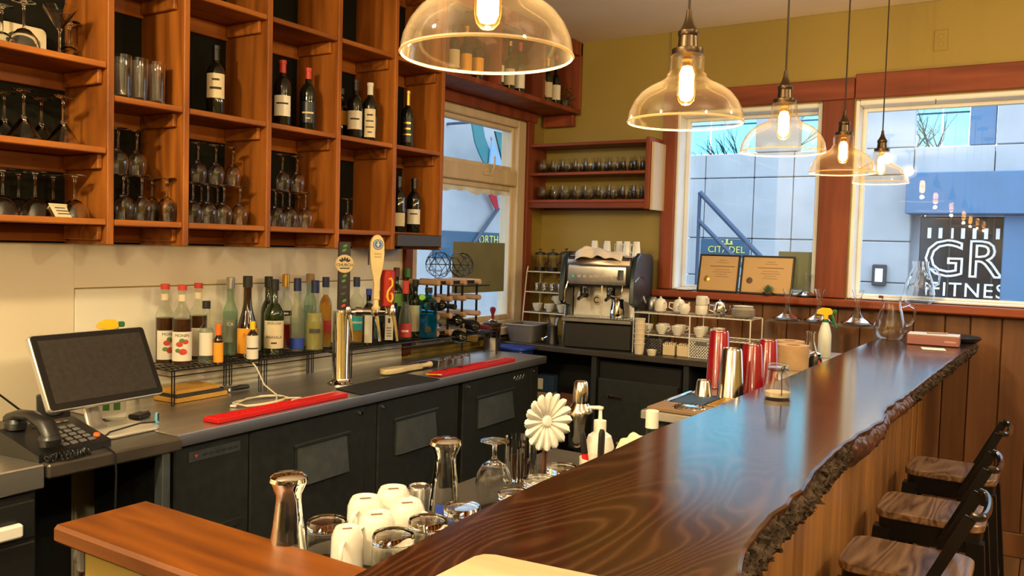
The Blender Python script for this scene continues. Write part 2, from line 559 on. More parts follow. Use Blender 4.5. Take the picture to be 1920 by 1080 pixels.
wy0, wy1, wz0, wz1 = 3.80, 5.02, 1.05, 2.45          # opening of the side window
m = MB()
m.box(XL - .16, XL, YF - .2, wy0, 0, ZC).box(XL - .16, XL, wy1, YB + .2, 0, ZC)
m.box(XL - .16, XL, wy0, wy1, 0, wz0).box(XL - .16, XL, wy0, wy1, wz1, ZC)
wl = struct(m.build('wall_left', OLIVE), 'olive wall behind the back bar')
ys = 1.811
MB().box(XL, XL + .012, YF, ys - .002, .0, ZC, .002).build('wall_panel', CREAM, wl)
MB().box(XL, XL + .006, ys, 3.735, 1.39, ZC, .001).build('wall_panel', CREAM, wl)
MB().box(XL, XL + .014, ys, 3.735, 0, 1.385, .002).build('backsplash_panel', CREAM2, wl)

w1x0, w1x1, w2x0, w2x1 = -2.14, -1.22, -1.04, 1.25     # the two street windows
sz, tz = 1.34, 2.50
m = MB()
m.box(XL - .2, w1x0, YB, YB + .18, 0, ZC).box(w1x1, w2x0, YB, YB + .18, 0, ZC).box(w2x1, XR + .2, YB, YB + .18, 0, ZC)
m.box(w1x0, w1x1, YB, YB + .18, 0, sz - .03).box(w1x0, w1x1, YB, YB + .18, tz, ZC)
m.box(w2x0, w2x1, YB, YB + .18, 0, sz - .03).box(w2x0, w2x1, YB, YB + .18, tz, ZC)
wb = struct(m.build('wall_back', OLIVE), 'mustard olive wall with the street windows')
MB().box(-2.20, XR, YB - .012, YB, 2.625, ZC, .003).build('wall_panel', OLIVE, wb)
# cedar boards under the street windows
x = -2.22
k = 0
while x < XR:
    wd = (.125, .15, .135, .16)[k % 4]
    MB().box(x + .002, min(x + wd - .002, XR), YB - .022 - .002 * (k % 3), YB, .13, 1.285, .004).build('plank', W_CEDAR, wb)
    x += wd
    k += 1
struct(MB().box(-.7, XR, YB - .036, YB - .001, 0, .13, .005).build('baseboard_back', W_CEDAR), 'cedar baseboard under the street windows')
struct(MB().box(-2.235, w2x1 + .1, YB - .115, YB + .1, 1.29, sz - .004, .008).build('trim_1', W_TRIM), 'red-brown window sill ledge')
struct(MB().box(-2.225, -1.045, YB - .03, YB - .001, 2.505, 2.628, .004).build('trim_2', W_TRIM), 'header trim over the narrow street window')
struct(MB().box(-1.04, w2x1 + .1, YB - .034, YB - .001, 2.505, 2.645, .004).build('trim_3', W_TRIM), 'header trim over the wide street window')
struct(MB().box(-2.225, w1x0 + .004, YB - .03, YB - .001, sz, 2.503, .004).build('trim_4', W_TRIM_Z), 'upright trim beside the narrow street window')
struct(MB().box(w1x1 + .002, w2x0 - .004, YB - .036, YB - .001, sz, 2.503, .004).build('trim_5', W_TRIM_Z), 'broad post between the two street windows')
struct(MB().box(w2x1, w2x1 + .1, YB - .03, YB - .001, sz, 2.503, .004).build('trim_6', W_TRIM_Z), 'upright trim at the far side of the wide window')

def street_window(name, x0, x1, left_w, label):
    y = YB
    root = bpy.data.objects.new(name, None)
    C.objects.link(root)
    root.location = (x0, y, sz)
    struct(root, label)
    W, Hh = x1 - x0, tz - sz
    f = MB()
    f.box(0, left_w, .0, .175, 0, Hh, .006).box(W - .03, W, .0, .175, 0, Hh, .006)
    f.box(left_w, W - .03, .0, .175, Hh - .03, Hh, .006).box(left_w, W - .03, .0, .175, 0, .012, .004)
    f.build('frame', WHITE_FR, root)
    s = MB()
    a, b, c, d = left_w, W - .03, .012, Hh - .03
    for q in ((a, a + .024, c, d), (b - .024, b, c, d), (a + .024, b - .024, d - .024, d), (a + .024, b - .024, c, c + .016)):
        s.box(q[0], q[1], .115, .155, q[2], q[3], .004)
    s.build('sash', WHITE_FR, root)
    MB().box(a + .02, b - .02, .133, .137, c + .012, d - .02).build('pane', WIN_GLASS, root, smooth=0)
    return root
w1 = street_window('window_1', w1x0, w1x1, .022, 'narrow street window with white frame')
w2 = street_window('window_2', w2x0, w2x1, .022, 'wide street window with white frame')
MB().box(.42, .424, .0, .003, tz - sz - .05, tz - sz - .02).build('latch', BLACK_MT, w2)

# the side window: fixed pane below, small awning sash above
w3 = bpy.data.objects.new('window_3', None)
C.objects.link(w3)
struct(w3, 'pale framed side window with a small awning sash above a larger pane')
f = MB()
xa, xb = XL - .13, XL + .012
f.box(xa, xb, wy0, wy0 + .06, wz0, wz1, .006).box(xa, xb, wy1 - .10, wy1, wz0, wz1, .006)
f.box(xa, xb, wy0 + .06, wy1 - .10, wz1 - .05, wz1, .006).box(xa, xb, wy0 + .06, wy1 - .10, wz0, wz0 + .04, .006)
f.box(xa, xb, wy0 + .06, wy1 - .10, 2.0, 2.10, .006)
f.build('frame', W_CREAMWIN, w3)
def sash(y0, y1, z0, z1, b, name='sash'):
    s = MB()
    s.box(XL - .07, XL - .02, y0, y0 + b, z0, z1, .005).box(XL - .07, XL - .02, y1 - b, y1, z0, z1, .005)
    s.box(XL - .07, XL - .02, y0 + b, y1 - b, z1 - b, z1, .005).box(XL - .07, XL - .02, y0 + b, y1 - b, z0, z0 + b, .005)
    o = s.build(name, W_CREAMWIN, w3)
    MB().box(XL - .047, XL - .043, y0 + b * .8, y1 - b * .8, z0 + b * .8, z1 - b * .8).build('pane', WIN_GLASS, o, smooth=0)
    return o
sash(wy0 + .06, wy1 - .10, 1.09, 2.0, .035)
up_s = sash(wy0 + .06, wy1 - .10, 2.10, 2.40, .03)
lt = MB().box(XL + .012, XL + .02, 4.50, 4.62, 2.045, 2.07, .003)
lt.tube([(XL + .02, 4.58, 2.06), (XL + .045, 4.585, 2.10), (XL + .045, 4.585, 2.17)], .007, 8)
lt.build('latch', W_CREAMWIN, w3)
# frosted film at the head of the big pane and the dull green half screen standing in it
FROST = mat('frosted_film', (.72, .74, .74), .7, var=.25, vscale=9)
g = MB()
ny = 30
vs, fs = [], []
for i in range(ny + 1):
    y = 3.9 + (4.878 - 3.9) * i / ny
    zb = 1.93 - .04 * noise.noise(Vector((y * 9, 0, 3))) - .02 * noise.noise(Vector((y * 31, 0, 3)))
    vs += [(XL - .041, y, zb), (XL - .041, y, 1.968), (XL - .039, y, zb), (XL - .039, y, 1.968)]
for i in range(ny):
    a, b = i * 4, i * 4 + 4
    fs += [(a, b, b + 1, a + 1), (a + 2, a + 3, b + 3, b + 2), (a, a + 2, b + 2, b), (a + 1, b + 1, b + 3, a + 3)]
g.add(vs, fs)
g.build('frosted_film', FROST, w3)
scr = MB().box(XL - .036, XL - .03, 4.262, 4.85, 1.283, 1.612, .002).build('window_screen', mat('dull_green_board', (.20, .19, .10), .8, var=.1, vscale=5), w3)
scr['label'] = 'dull green screen panel in the lower half of the pane'
struct(MB().box(XL, XL + .03, 3.735, 3.80, .95, 2.47, .004).build('trim_7', W_TRIM_Z), 'upright trim between cream panel and side window')
struct(MB().box(XL, XL + .03, 5.02, 5.10, .95, 2.52, .004).build('trim_8', W_TRIM_Z), 'upright trim between side window and olive corner')
struct(MB().box(XL, XL + .07, 3.80, 5.02, 1.0, 1.05, .005).build('trim_9', W_CREAMWIN), 'pale sill under the side window')

# the rest of the room
struct(MB().box(XR, XR + .15, YF - .2, YB + .2, 0, ZC).build('wall_right', OLIVE), 'olive wall beyond the tables')
struct(MB().box(XL - .2, XR + .2, YF - .15, YF, 0, ZC).build('wall_front', OLIVE), 'olive wall behind the viewer')

# ================================================================= OUTSIDE
ROAD = mat('asphalt', (.16, .17, .18), .9, var=.2, vscale=3)
CONC = mat('concrete_panel', (.50, .50, .51), .85, var=.10, vscale=1.3)
CONC2 = mat('concrete_panel_dark', (.35, .37, .42), .85, var=.1, vscale=1.3)
SLATE = mat('slate_blue_metal', (.10, .21, .36), .5, var=.06, vscale=2)
NAVY = mat('navy_sign', (.05, .12, .20), .5)
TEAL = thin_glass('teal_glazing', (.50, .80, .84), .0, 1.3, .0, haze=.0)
DKGL = mat('dark_shop_glass', (.018, .03, .045), .12, var=.4, vscale=3)
SIGNW = mat('white_sign_glow', (.85, .87, .9), .5, emit=(.9, .95, 1), estr=.55)  # white sign colour with a faint glow put into the material
SIGNY = mat('yellow_sign_paint', (.85, .75, .15), .6)
st = struct(MB().box(-34, 30, YB + .3, 48, -.35, -.3).box(-34, XL - .25, -12, YB + .3, -.35, -.3).build('street', ROAD), 'grey street outside')

fac = thing('office_building', 'pale concrete panelled building across the street, beyond both street windows', 'building', (-3.6, 18, -.3))
def fpanel(x0, x1, z0, z1, mt=CONC, name='panel', dy=0.0, th=.25, gap=.008):
    return MB().box(x0 + 3.6 + gap, x1 + 3.6 - gap, dy, dy + th, z0 + .3 + gap, z1 + .3 - gap, .015).build(name, mt, fac)
MB().box(-3.4, 1.31, .24, .4, -.0, 3.9).box(1.31, 7.6, .24, .4, 2.9, 3.9).box(1.17, 7.6, 2.1, 2.2, 0, 3.0).build('wall_core', CONC2, fac)
rows = [(-.3, 1.065), (1.065, 1.877), (1.877, 3.175), (3.175, 3.70)]
cols = [-7.6, -6.6, -5.52, -4.70, -3.60, -2.43]
for (z0, z1) in rows:
    for a, b in zip(cols[:-1], cols[1:]):
        fpanel(a, b, z0, z1)
fpanel(-2.43, -1.07, 3.175, 3.70); fpanel(-1.07, 1.2, 3.175, 3.70); fpanel(1.2, 4, 3.175, 3.7)
fpanel(-5.53, -4.62, 3.70, 5.6); fpanel(-3.6, -2.43, 3.70, 5.6); fpanel(-1.07, 1.2, 3.70, 5.6); fpanel(1.2, 4.0, 3.7, 5.6)
fpanel(-7.6, -2.43, 5.6, 8.0); fpanel(-2.43, 4.0, 5.6, 8.0); fpanel(-3.72, -3.6, 3.7, 5.6)
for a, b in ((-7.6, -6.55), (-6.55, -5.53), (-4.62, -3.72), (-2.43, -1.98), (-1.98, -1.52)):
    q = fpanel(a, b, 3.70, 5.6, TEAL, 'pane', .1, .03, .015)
fpanel(-1.52, -1.07, 3.70, 5.6, SLATE, 'panel', .06, .15)
for z in (4.35, 4.95):
    MB().box(-3.99, 2.07, .13, .17, z + .28, z + .31).build('mullion', SLATE, fac)
fpanel(-2.48, 4.0, 2.40, 3.17, SLATE, 'canopy', -.5, .75, 0)
fpanel(-.86, .3, -.3, 2.40, SLATE, 'pillar', -.25, .5, 0)
sh = fpanel(-2.30, -.86, -.3, 2.38, DKGL, 'shopfront', .28, .06, 0)
for xx in (-1.78, -1.05):
    MB().box(xx + 3.6, xx + 3.63, .25, .3, 0, 2.66).build('mullion', GREY_PLATE, fac)
for i in range(8):
    xx = -2.16 + i * .193
    MB().box(xx + 3.6, xx + 3.665, .255, .275, 2.26, 2.46).build('white_bar', SIGNW, fac)
text('GRO', .98, SIGNW, fac, (2.47, .22, 1.84), (PI / 2, 0, 0), 0, outline=.021, spacing=1.0, sx=1.02)
text('FITNESS', .38, SIGNW, fac, (2.27, .24, 1.27), (PI / 2, 0, 0), .01, spacing=1.12)
cs = MB().box(-3.02, -1.95, -.06, .0, 1.78, 2.16, .01).build('sign_board', NAVY, fac)
text('CITADEL', .20, SIGNY, fac, (-2.44, -.075, 1.925), (PI / 2, 0, 0), .006, spacing=1.05)
m = MB()
for dx, hh in ((-.10, .06), (0, .1), (.10, .06)):
    m.box(-2.45 + dx, -2.41 + dx, -.08, -.065, 2.06, 2.06 + hh)
m.box(-2.56, -2.30, -.08, -.065, 2.04, 2.065)
m.build('emblem', SIGNY, fac)
wlmp = thing('wall_lantern', 'small square wall lantern on the concrete beside the shop entrance', 'lamp', (-2.94, 17.99, 1.0))
MB().box(-.13, .13, -.12, 0, 0, .42, .02).build('housing', GREY_PLATE, wlmp)
MB().box(-.07, .07, -.13, -.118, .08, .34, .01).build('diffuser', SIGNW, wlmp)

# bare trees added behind the see-through teal panes, standing in for tree reflections
BRANCH = mat('tree_bark', (.09, .08, .07), .9)
def reflection_tree(x, y, h, label, seed):
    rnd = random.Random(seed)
    t = thing('reflection_tree', label, 'tree', (x, y, -.3), 0, 'added trees standing in for pane reflections')
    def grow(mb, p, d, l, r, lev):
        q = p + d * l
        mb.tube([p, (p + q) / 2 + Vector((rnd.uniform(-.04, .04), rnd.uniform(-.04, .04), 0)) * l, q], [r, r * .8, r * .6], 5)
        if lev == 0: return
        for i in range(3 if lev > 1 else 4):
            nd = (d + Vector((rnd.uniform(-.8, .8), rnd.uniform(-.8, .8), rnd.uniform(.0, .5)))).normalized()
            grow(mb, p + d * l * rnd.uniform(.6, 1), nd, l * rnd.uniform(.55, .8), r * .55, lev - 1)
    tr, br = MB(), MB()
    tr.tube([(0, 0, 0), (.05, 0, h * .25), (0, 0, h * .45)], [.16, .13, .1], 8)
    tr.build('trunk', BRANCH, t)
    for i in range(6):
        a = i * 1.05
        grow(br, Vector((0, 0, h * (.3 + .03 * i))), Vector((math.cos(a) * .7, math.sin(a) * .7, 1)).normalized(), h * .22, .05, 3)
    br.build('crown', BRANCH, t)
reflection_tree(-7.1, 24, 6.6, 'bare winter tree added as the reflection in the teal glazing above the narrow street window', 3)
reflection_tree(-3.0, 24, 6.4, 'bare winter tree added as the reflection in the teal glazing at top of the wide street window', 9)

# steel stair rail outside the narrow window
RAIL = mat('blue_grey_rail', (.07, .10, .16), .5, .3)
r = thing('stair_rail', 'sloping blue-grey steel stair rail outside the narrow street window', 'railing', (-4.1, 11, -.3))
MB().tube([(0, 0, 2.68), (1.35, 0, 1.35)], .035, 8).build('top_rail', RAIL, r)
MB().tube([(0, 0, 2.30), (1.05, 0, 1.30)], .03, 8).build('lower_rail', RAIL, r)
for xx, zt in ((0, 2.68), (1.05, 1.65)):
    MB().tube([(xx, 0, 0), (xx, 0, zt)], .025, 8).build('post', RAIL, r)

# the neighbour's wall outside the side window
nb = thing('neighbour_building', 'pale panelled building outside the side window with a blue and yellow sign', 'building', (-9.0, 12, -.3))
for i in range(7):
    for z0, z1 in ((0, 1.9), (1.9, 3.3), (3.3, 5.4)):
        MB().box(-.25, 0, -7 + i * 2.2, -7 + i * 2.2 + 2.17, z0, z1 - .03, .015).build('panel', CONC, nb)
MB().box(0, .06, -.55, 2.2, 1.65, 2.12, .01).build('sign_board', NAVY, nb)
text('ORTHO', .22, SIGNY, nb, (.075, 1.15, 1.98), (PI / 2, 0, PI / 2), .004, spacing=1.1)
MB().box(0, .3, 1.95, 2.6, 0, 5.4, .02).build('pilaster', SLATE, nb)
bn = thing('street_banner', 'curved teal and light blue banner hanging outside the side window transom', 'banner', (-8.4, 12, 2.6))
TQ = mat('teal_banner', (.05, .22, .24), .6); LB = mat('light_blue_banner', (.28, .45, .72), .6); SKYB = mat('pale_blue_banner', (.55, .68, .80), .6)
def strip(c1, c2, x, mt, name):
    n = len(c1)
    vs = [(x, *p) for p in c1] + [(x, *p) for p in c2] + [(x + .03, *p) for p in c1] + [(x + .03, *p) for p in c2]
    fs = []
    for i in range(n - 1):
        fs += [(i, i + 1, n + i + 1, n + i), (2 * n + i, 3 * n + i, 3 * n + i + 1, 2 * n + i + 1), (i, 2 * n + i, 2 * n + i + 1, i + 1), (n + i, n + i + 1, 3 * n + i + 1, 3 * n + i)]
    MB().add(vs, fs).build(name, mt, bn)
arc = [(-.35 + .95 * (i / 8), 1.05 - 1.05 * (i / 8) ** .55) for i in range(9)]
strip(arc, [(p[0] + .28, p[1] + .12) for p in arc], 0, TQ, 'teal_fold')
strip([(.1 + .1 * i / 8, .05 + .75 * (i / 8)) for i in range(9)], [(.95 - .78 * i / 8, -.05 + .9 * (i / 8)) for i in range(9)], .05, LB, 'blue_fold')
strip([(.5 + .05 * i, 1.0 + 0 * i) for i in range(9)], [(.98 + .02 * i, .1 + .05 * i) for i in range(9)], -.1, TQ, 'teal_fold')
strip([(1.28, i * .15 - .1) for i in range(9)], [(1.55, i * .15 - .1) for i in range(9)], .0, LB, 'blue_fold')
MB().tube([(-.0, -.35, 1.06), (-.0, 1.6, 1.06)], .02, 6).tube([(-.60, 1.4, 1.06), (0, 1.4, 1.06)], .025, 6).tube([(-.60, -.2, 1.06), (0, -.2, 1.06)], .025, 6).build('rod', RAIL, bn)
fl2 = thing('flag_on_pole', 'small red flag on a slanting blue-grey pole outside the side window', 'flag', (-8.9, 12.3, 1.4))
MB().tube([(0, 0, 0), (0, 1.0, .88)], .035, 8).build('pole', RAIL, fl2)
strip_v = [(0, .55, 1.22), (0, .92, 1.1), (0, 1.0, .88), (0, .93, .83)]
MB().prism([(p[1], p[2]) for p in strip_v], 0, .02, Matrix(((0, 0, 1, 0), (1, 0, 0, 0), (0, 1, 0, 0), (0, 0, 0, 1)))).build('cloth', mat('red_cloth', (.6, .03, .04), .8), fl2)

# ================================================================= BAR WITH LIVE EDGE TOP
ZB = 1.167
LE = [(.05, -.745), (.795, -.752), (1.058, -.776), (1.315, -.786), (1.654, -.789), (1.921, -.800), (2.131, -.789), (2.585, -.788), (3.195, -.779), (4.17, -.780), (4.684, -.775), (5.0, -.765), (5.2, -.74)]
RE = [(.05, -.30), (.8, -.315), (1.113, -.334), (1.189, -.356), (1.258, -.363), (1.39, -.372), (1.58, -.369), (1.735, -.384), (1.926, -.389), (2.107, -.385), (2.404, -.364), (2.605, -.388), (2.943, -.373), (3.307, -.369), (4.104, -.352), (4.9, -.330), (5.1, -.345), (5.2, -.40)]
def interp(tab, y):
    for (a, b), (c, d) in zip(tab[:-1], tab[1:]):
        if y <= c:
            t = (y - a) / (c - a)
            return b + (d - b) * t
    return tab[-1][1]
bar = thing('live_edge_bar', 'long dark glossy wooden bar top with a bark-covered live edge', 'bar top', (0, 0, 0))
m = MB()
NY = 260
ys_ = [.05 + (5.2 - .05) * i / NY for i in range(NY + 1)]
TH = .062
vs, fs = [], []
for y in ys_:
    l, r_ = interp(LE, y), interp(RE, y) + .006 * noise.noise(Vector((y * 14, 0, 1)))
    sec = [(l + .01, ZB - TH), (l, ZB - TH + .012), (l, ZB - .008), (l + .008, ZB)]
    sec += [(l + .014, ZB)] + [(l + .014 + (r_ - .022 - l - .014) * k / 5, ZB) for k in range(1, 6)]
    sec += [(r_ - .008, ZB), (r_ - .002, ZB - .002), (r_ - .001, ZB - .006), (r_ - .008, ZB - TH)]
    vs += [(x, y, z) for x, z in sec]
n = 14
for i in range(NY):
    for k in range(n):
        k2 = (k + 1) % n
        fs.append((i * n + k, (i + 1) * n + k, (i + 1) * n + k2, i * n + k2))
fs.append(tuple(range(n)))
fs.append(tuple(NY * n + k for k in range(n))[::-1])
m.add(vs, fs).build('slab', W_BAR, bar, smooth=14)
def bark(y0, y1, mt, amp, name, thick=.078, bulge=.014):
    ny = int((y1 - y0) / .0042)
    nk = 22
    vs, fs = [], []
    for i in range(ny + 1):
        y = y0 + (y1 - y0) * i / ny
        r_ = interp(RE, y)
        endf = min(1, i / 7, (ny - i) / 7)
        th = thick * (1 + .35 * noise.noise(Vector((y * 5.5, 2, 0)))) * (.55 + .45 * endf)
        for k in range(nk + 1):
            t = k / nk
            z = ZB - .004 - th * t
            x = r_ - .006 + bulge * math.sin(PI * min(1, t * 1.15)) * endf - .03 * t * t
            if 0 < k < nk:
                p = Vector((y * 42, z * 55, 0))
                p2 = Vector((y * 105, z * 90, 5))
                x += amp * endf * (noise.noise(p) * .8 + abs(noise.noise(p2)) * .8 + .55 * abs(noise.noise(p2 * 2.3)) - .3)
                z += amp * .4 * noise.noise(p2)
            vs.append((x, y, z))
        vs.append((r_ - .06, y, ZB - th * .9))
        vs.append((r_ - .06, y, ZB - .012))
    n = nk + 3
    for i in range(ny):
        for k in range(n):
            k2 = (k + 1) % n
            fs.append((i * n + k, (i + 1) * n + k, (i + 1) * n + k2, i * n + k2))
    fs.append(tuple(range(n)))
    fs.append(tuple(ny * n + k for k in range(n))[::-1])
    return MB().add(vs, fs).build(name, mt, bar, smooth=50)
bark(.06, 2.09, BARK, .018, 'bark_strip', .098, .016)['label'] = 'rough grey-brown bark'
bark(2.08, 2.98, BARK_WORN, .006, 'worn_edge', .085, .018)['label'] = 'smooth bark-free wavy edge'
bark(2.97, 5.12, BARK, .015, 'bark_strip', .075)['label'] = 'rough grey-brown bark'

bb = thing('bar_counter', 'wooden bar counter base faced with upright boards under the live edge top', 'bar counter', (-.60, 0, 0))
MB().box(-.16, 0, .1, 5.2, 0, ZB - TH).build('core', DARK_INT, bb)
y = .12
k = 0
while y < 5.19:
    wd = (.118, .135, .105, .128, .112)[k % 5]
    MB().box(0, .020 + .003 * (k % 3), y + .0015, min(y + wd - .0015, 5.22), .002, ZB - TH - .002, .004).build('plank', W_PLANK, bb)
    y += wd
    k += 1

# low end wall with oak cap that joins the bar
ew = thing('end_wall', 'low olive end wall with a thick oak cap, joining the bar', 'half wall', (-1.71, .94, 0))
MB().box(.06, .95, .035, .195, 0, .962).build('wall', OLIVE, ew)
MB().box(0, .945, 0, .215, .962, 1.0, .007).build('oak_cap', W_OAK, ew)

lk = thing('key_lanyard', 'dark red key lanyard hanging from a grey wall-mounted bottle opener', 'lanyard', (-1.651, .99, .90))
MB().box(-.022, .0, -.022, .022, .0, .055, .005).lathe([(0, 0), (.020, 0), (.022, .01), (.014, .016), (0, .016)], 16, mat=T(-.022, 0, .03, ry=-PI / 2)).build('opener', GREY_PL, lk)
MB().tube([(-.030, .0, .012), (-.034, -.012, -.05), (-.030, -.016, -.16), (-.030, .0, -.20), (-.032, .014, -.15), (-.034, .012, -.04), (-.030, .002, .012)], .005, 6, flat=.4).build('strap', mat('dark_red_strap', (.10, .008, .010), .7), lk)
for kk in range(3):
    MB().lathe([(.0, .002), (.010, .002), (.010, 0), (0, 0)], 12, mat=T(-.036 - .004 * kk, -.012 + .012 * kk, -.05 - .03 * kk, ry=PI / 2 + .2 * kk)).box(-.002, .002, -.004, .004, -.10 - .02 * kk, -.055 - .03 * kk, 0, T(-.036, -.012 + .012 * kk, 0)).build('key', CHROME, lk)

# ================================================================= WALL SHELVING
XS = -2.85
UP = [.62, 1.776, 2.087, 2.495, 2.91, 3.31, 3.70]
SH = [1.652, 2.094, 2.542, 2.98]
ws = thing('wall_shelf', 'large stained pine pigeonhole shelving unit above the back bar', 'shelf', (-3.13, 0, 0))
D = .28
MB().box(-.012, .004, .62, 3.70, 1.56, ZC - .01).build('back_panel', DARKBACK, ws)
for i, y in enumerate(UP):
    MB().box(.004, D, y - .013, y + .013, 1.56, ZC - .006, .003).build('upright', W_SHELF, ws)
for i in range(1, 6):
    for j, z in enumerate(SH):
        if i == 5 and j == 0: continue
        MB().box(.004, D - .004, UP[i] + .014, UP[i + 1] - .014, z - .022, z, .003).build('shelf_board', W_SHELF_Y, ws)
        MB().box(.006, .026, UP[i] + .014, UP[i + 1] - .014, z - .085, z - .023, .003).build('back_rail', W_SHELF_Y, ws)
        for yy, sgn in ((UP[i] + .014, 1), (UP[i + 1] - .014, -1)):
            MB().box(.03, D - .04, yy, yy + sgn * .018, z - .075, z - .023, .003).build('cleat', W_SHELF_Y, ws)
for z in (1.652, 1.905, 2.205, 2.60):
    MB().box(.004, D - .004, UP[0] + .014, UP[1] - .014, z - .022, z, .003).build('shelf_board', W_SHELF_Y, ws)
    MB().box(.006, .026, UP[0] + .014, UP[1] - .014, z - .085, z - .023, .003).build('back_rail', W_SHELF_Y, ws)
    MB().box(.03, D - .03, UP[1] - .014, UP[1] - .032, z - .075, z - .023, .003).build('cleat', W_SHELF_Y, ws)
# last bay: dark ledge at the bottom
z = 1.652
MB().box(.004, D + .02, UP[5] + .014, UP[6] - .014, z - .075, z - .012, .004).build('ledge', mat('dark_ledge', (.03, .022, .018), .5), ws)
MB().box(.006, .20, UP[5] + .014, UP[6] - .014, z - .010, z, .003).build('shelf_board', W_SHELF_Y, ws)

# upper shelf over the side window
us = thing('upper_shelf', 'dark red-brown open shelf over the side window, filled with bottles', 'shelf', (-3.15, 3.72, 0))
MB().box(0, .30, .0, 1.545, 2.520, 2.552, .004).build('shelf_board', W_TRIM_Z, us)
MB().box(0, .018, .0, 1.545, 2.553, ZC - .01).build('back_panel', W_TRIM_Z, us)
MB().box(.28, .30, .0, 1.545, ZC - .10, ZC - .006, .003).build('top_rail', W_TRIM_Z, us)
for yy in (.0, .52, 1.03, 1.523):
    MB().box(.019, .30, yy, yy + .022, 2.553, ZC - .008, .003).build('upright', W_TRIM_Z, us)
MB().box(.02, .26, 1.50, 1.545, 2.44, 2.519, .004).build('cleat', W_TRIM_Z, us)
MB().box(0, .04, .0, 1.40, 2.455, 2.519, .004).build('cleat', W_TRIM_Z, us)

# glass shelf on the olive wall
gs = thing('glass_shelf', 'small dark wooden two-tier shelf on the olive wall holding stemless glasses', 'shelf', (-3.145, 5.04, 0))
MB().box(0, .022, 0, .235, 1.86, 2.30, .003).build('side_panel', W_TRIM_Z, gs)
MB().box(.895, .925, .0, .235, 1.855, 2.315, .003).build('side_panel', W_TRIM_Z, gs)
MB().box(.926, .945, .02, .235, 1.85, 2.285, .003).build('side_panel', W_CREAMWIN, gs)
for z in (1.918, 2.103, 2.30):
    MB().box(.0225, .894, 0, .235, z - .02, z, .003).build('shelf_board', W_TRIM, gs)
MB().box(.0225, .894, .215, .235, 1.855, 1.897, .003).build('back_rail', W_TRIM, gs)
MB().box(.0225, .894, .0, .018, 1.86, 1.897, .003).build('front_rail', W_TRIM, gs)

# ================================================================= BACK BAR
ZT = .93
CA = math.atan2(.135, 2.69)
CO = (-2.455, 1.77, 0)
wt = thing('worktop', 'long brushed stainless steel worktop over the black back bar coolers', 'worktop', CO, CA)
def loc2(x, y):
    dx, dy = x - CO[0], y - CO[1]
    return (dx * math.cos(CA) + dy * math.sin(CA), -dx * math.sin(CA) + dy * math.cos(CA))
MB().prism([(0, 0), (0, 2.68), loc2(-3.13, CO[1] + 2.68), loc2(-3.13, CO[1] + .004)], ZT - .042, ZT, b=.003).build('top', STEEL, wt)

def recess(parent, y0, y1, z0, z1, x):
    m = MB()
    m.box(x, x + .010, y0 - .018, y1 + .018, z1, z1 + .016, .003)
    m.box(x, x + .006, y0 - .012, y0 - .002, z0, z1, .002)
    m.build('handle_frame', BLACK_COOL, parent)
    p = MB()
    vs = [(x + .001, y0, z0), (x + .001, y1, z0), (x + .001, y1, z1), (x + .001, y0, z1), (x + .024, y0 + .02, z0 + .006), (x + .024, y1 - .008, z0 + .006), (x + .005, y1 - .008, z1 - .004), (x + .005, y0 + .02, z1 - .004)]
    p.add(vs, [(0, 3, 2, 1), (4, 5, 6, 7), (0, 1, 5, 4), (1, 2, 6, 5), (2, 3, 7, 6), (3, 0, 4, 7)]).build('handle', GREY_PLATE, parent)
def lock(parent, y, z, x):
    MB().lathe([(.0, .012), (.007, .012), (.009, .008), (.009, 0)], 12, mat=T(x, y, z, ry=PI / 2)).build('lock', CHROME, parent)
c1 = thing('back_bar_cooler', 'black two-door back bar cooler with a slatted grille panel beside the sales terminal', 'cooler', CO, CA)
XF = -.035
MB().box(-.50, XF - .045, .035, 1.795, .05, ZT - .043, .004).build('body', BLACK_COOL, c1)
MB().box(-.48, XF - .09, .04, 1.77, .0, .05).build('plinth', DARK_INT, c1)
gp = MB().box(XF - .044, XF, .018, .350, .06, ZT - .05, .005).build('grille_panel', BLACK_COOL, c1)
MB().box(XF, XF + .003, .075, .305, .815, .852, .001).build('badge', GREY_PLATE, gp)
for kk in range(6): MB().box(XF + .003, XF + .0036, .135 + kk * .027, .155 + kk * .027, .828, .838).build('badge_mark', STEEL_D, gp)
MB().lathe([(0, .002), (.009, .002), (.009, 0)], 3, mat=T(XF + .003, .105, .835, ry=PI / 2)).build('badge_emblem', INK_RED, gp)
for kk in range(9):
    MB().box(XF, XF + .004, .05, .315, .14 + kk * .05, .165 + kk * .05, .001).build('slat', BLACK_COOL, gp)
def door(parent, y0, y1, h0, h1, lk):
    d = MB().box(XF - .043, XF, y0, y1, .062, ZT - .052, .006).build('door', BLACK_COOL, parent)
    recess(d, h0, h1, .605, .765, XF)
    lock(d, lk, .845, XF)
    return d
door(c1, .356, 1.02, .60, .90, .985)
MB().box(XF - .044, XF - .006, 1.024, 1.108, .062, ZT - .052, .003).build('centre_post', BLACK_COOL, c1)
door(c1, 1.112, 1.768, 1.24, 1.56, 1.15)
c2 = thing('back_bar_cooler', 'black back bar cooler at the espresso machine end of the steel worktop', 'cooler', CO, CA)
MB().box(-.50, XF - .045, 1.800, 2.655, .05, ZT - .043, .004).build('body', BLACK_COOL, c2)
MB().box(-.48, XF - .09, 1.82, 2.63, .0, .05).build('plinth', DARK_INT, c2)
door(c2, 1.812, 2.56, 1.96, 2.33, 1.86)
MB().box(XF - .044, XF - .004, 2.564, 2.65, .062, ZT - .052, .003).build('end_post', BLACK_COOL, c2)
lock(c2, 2.59, .845, XF - .004)
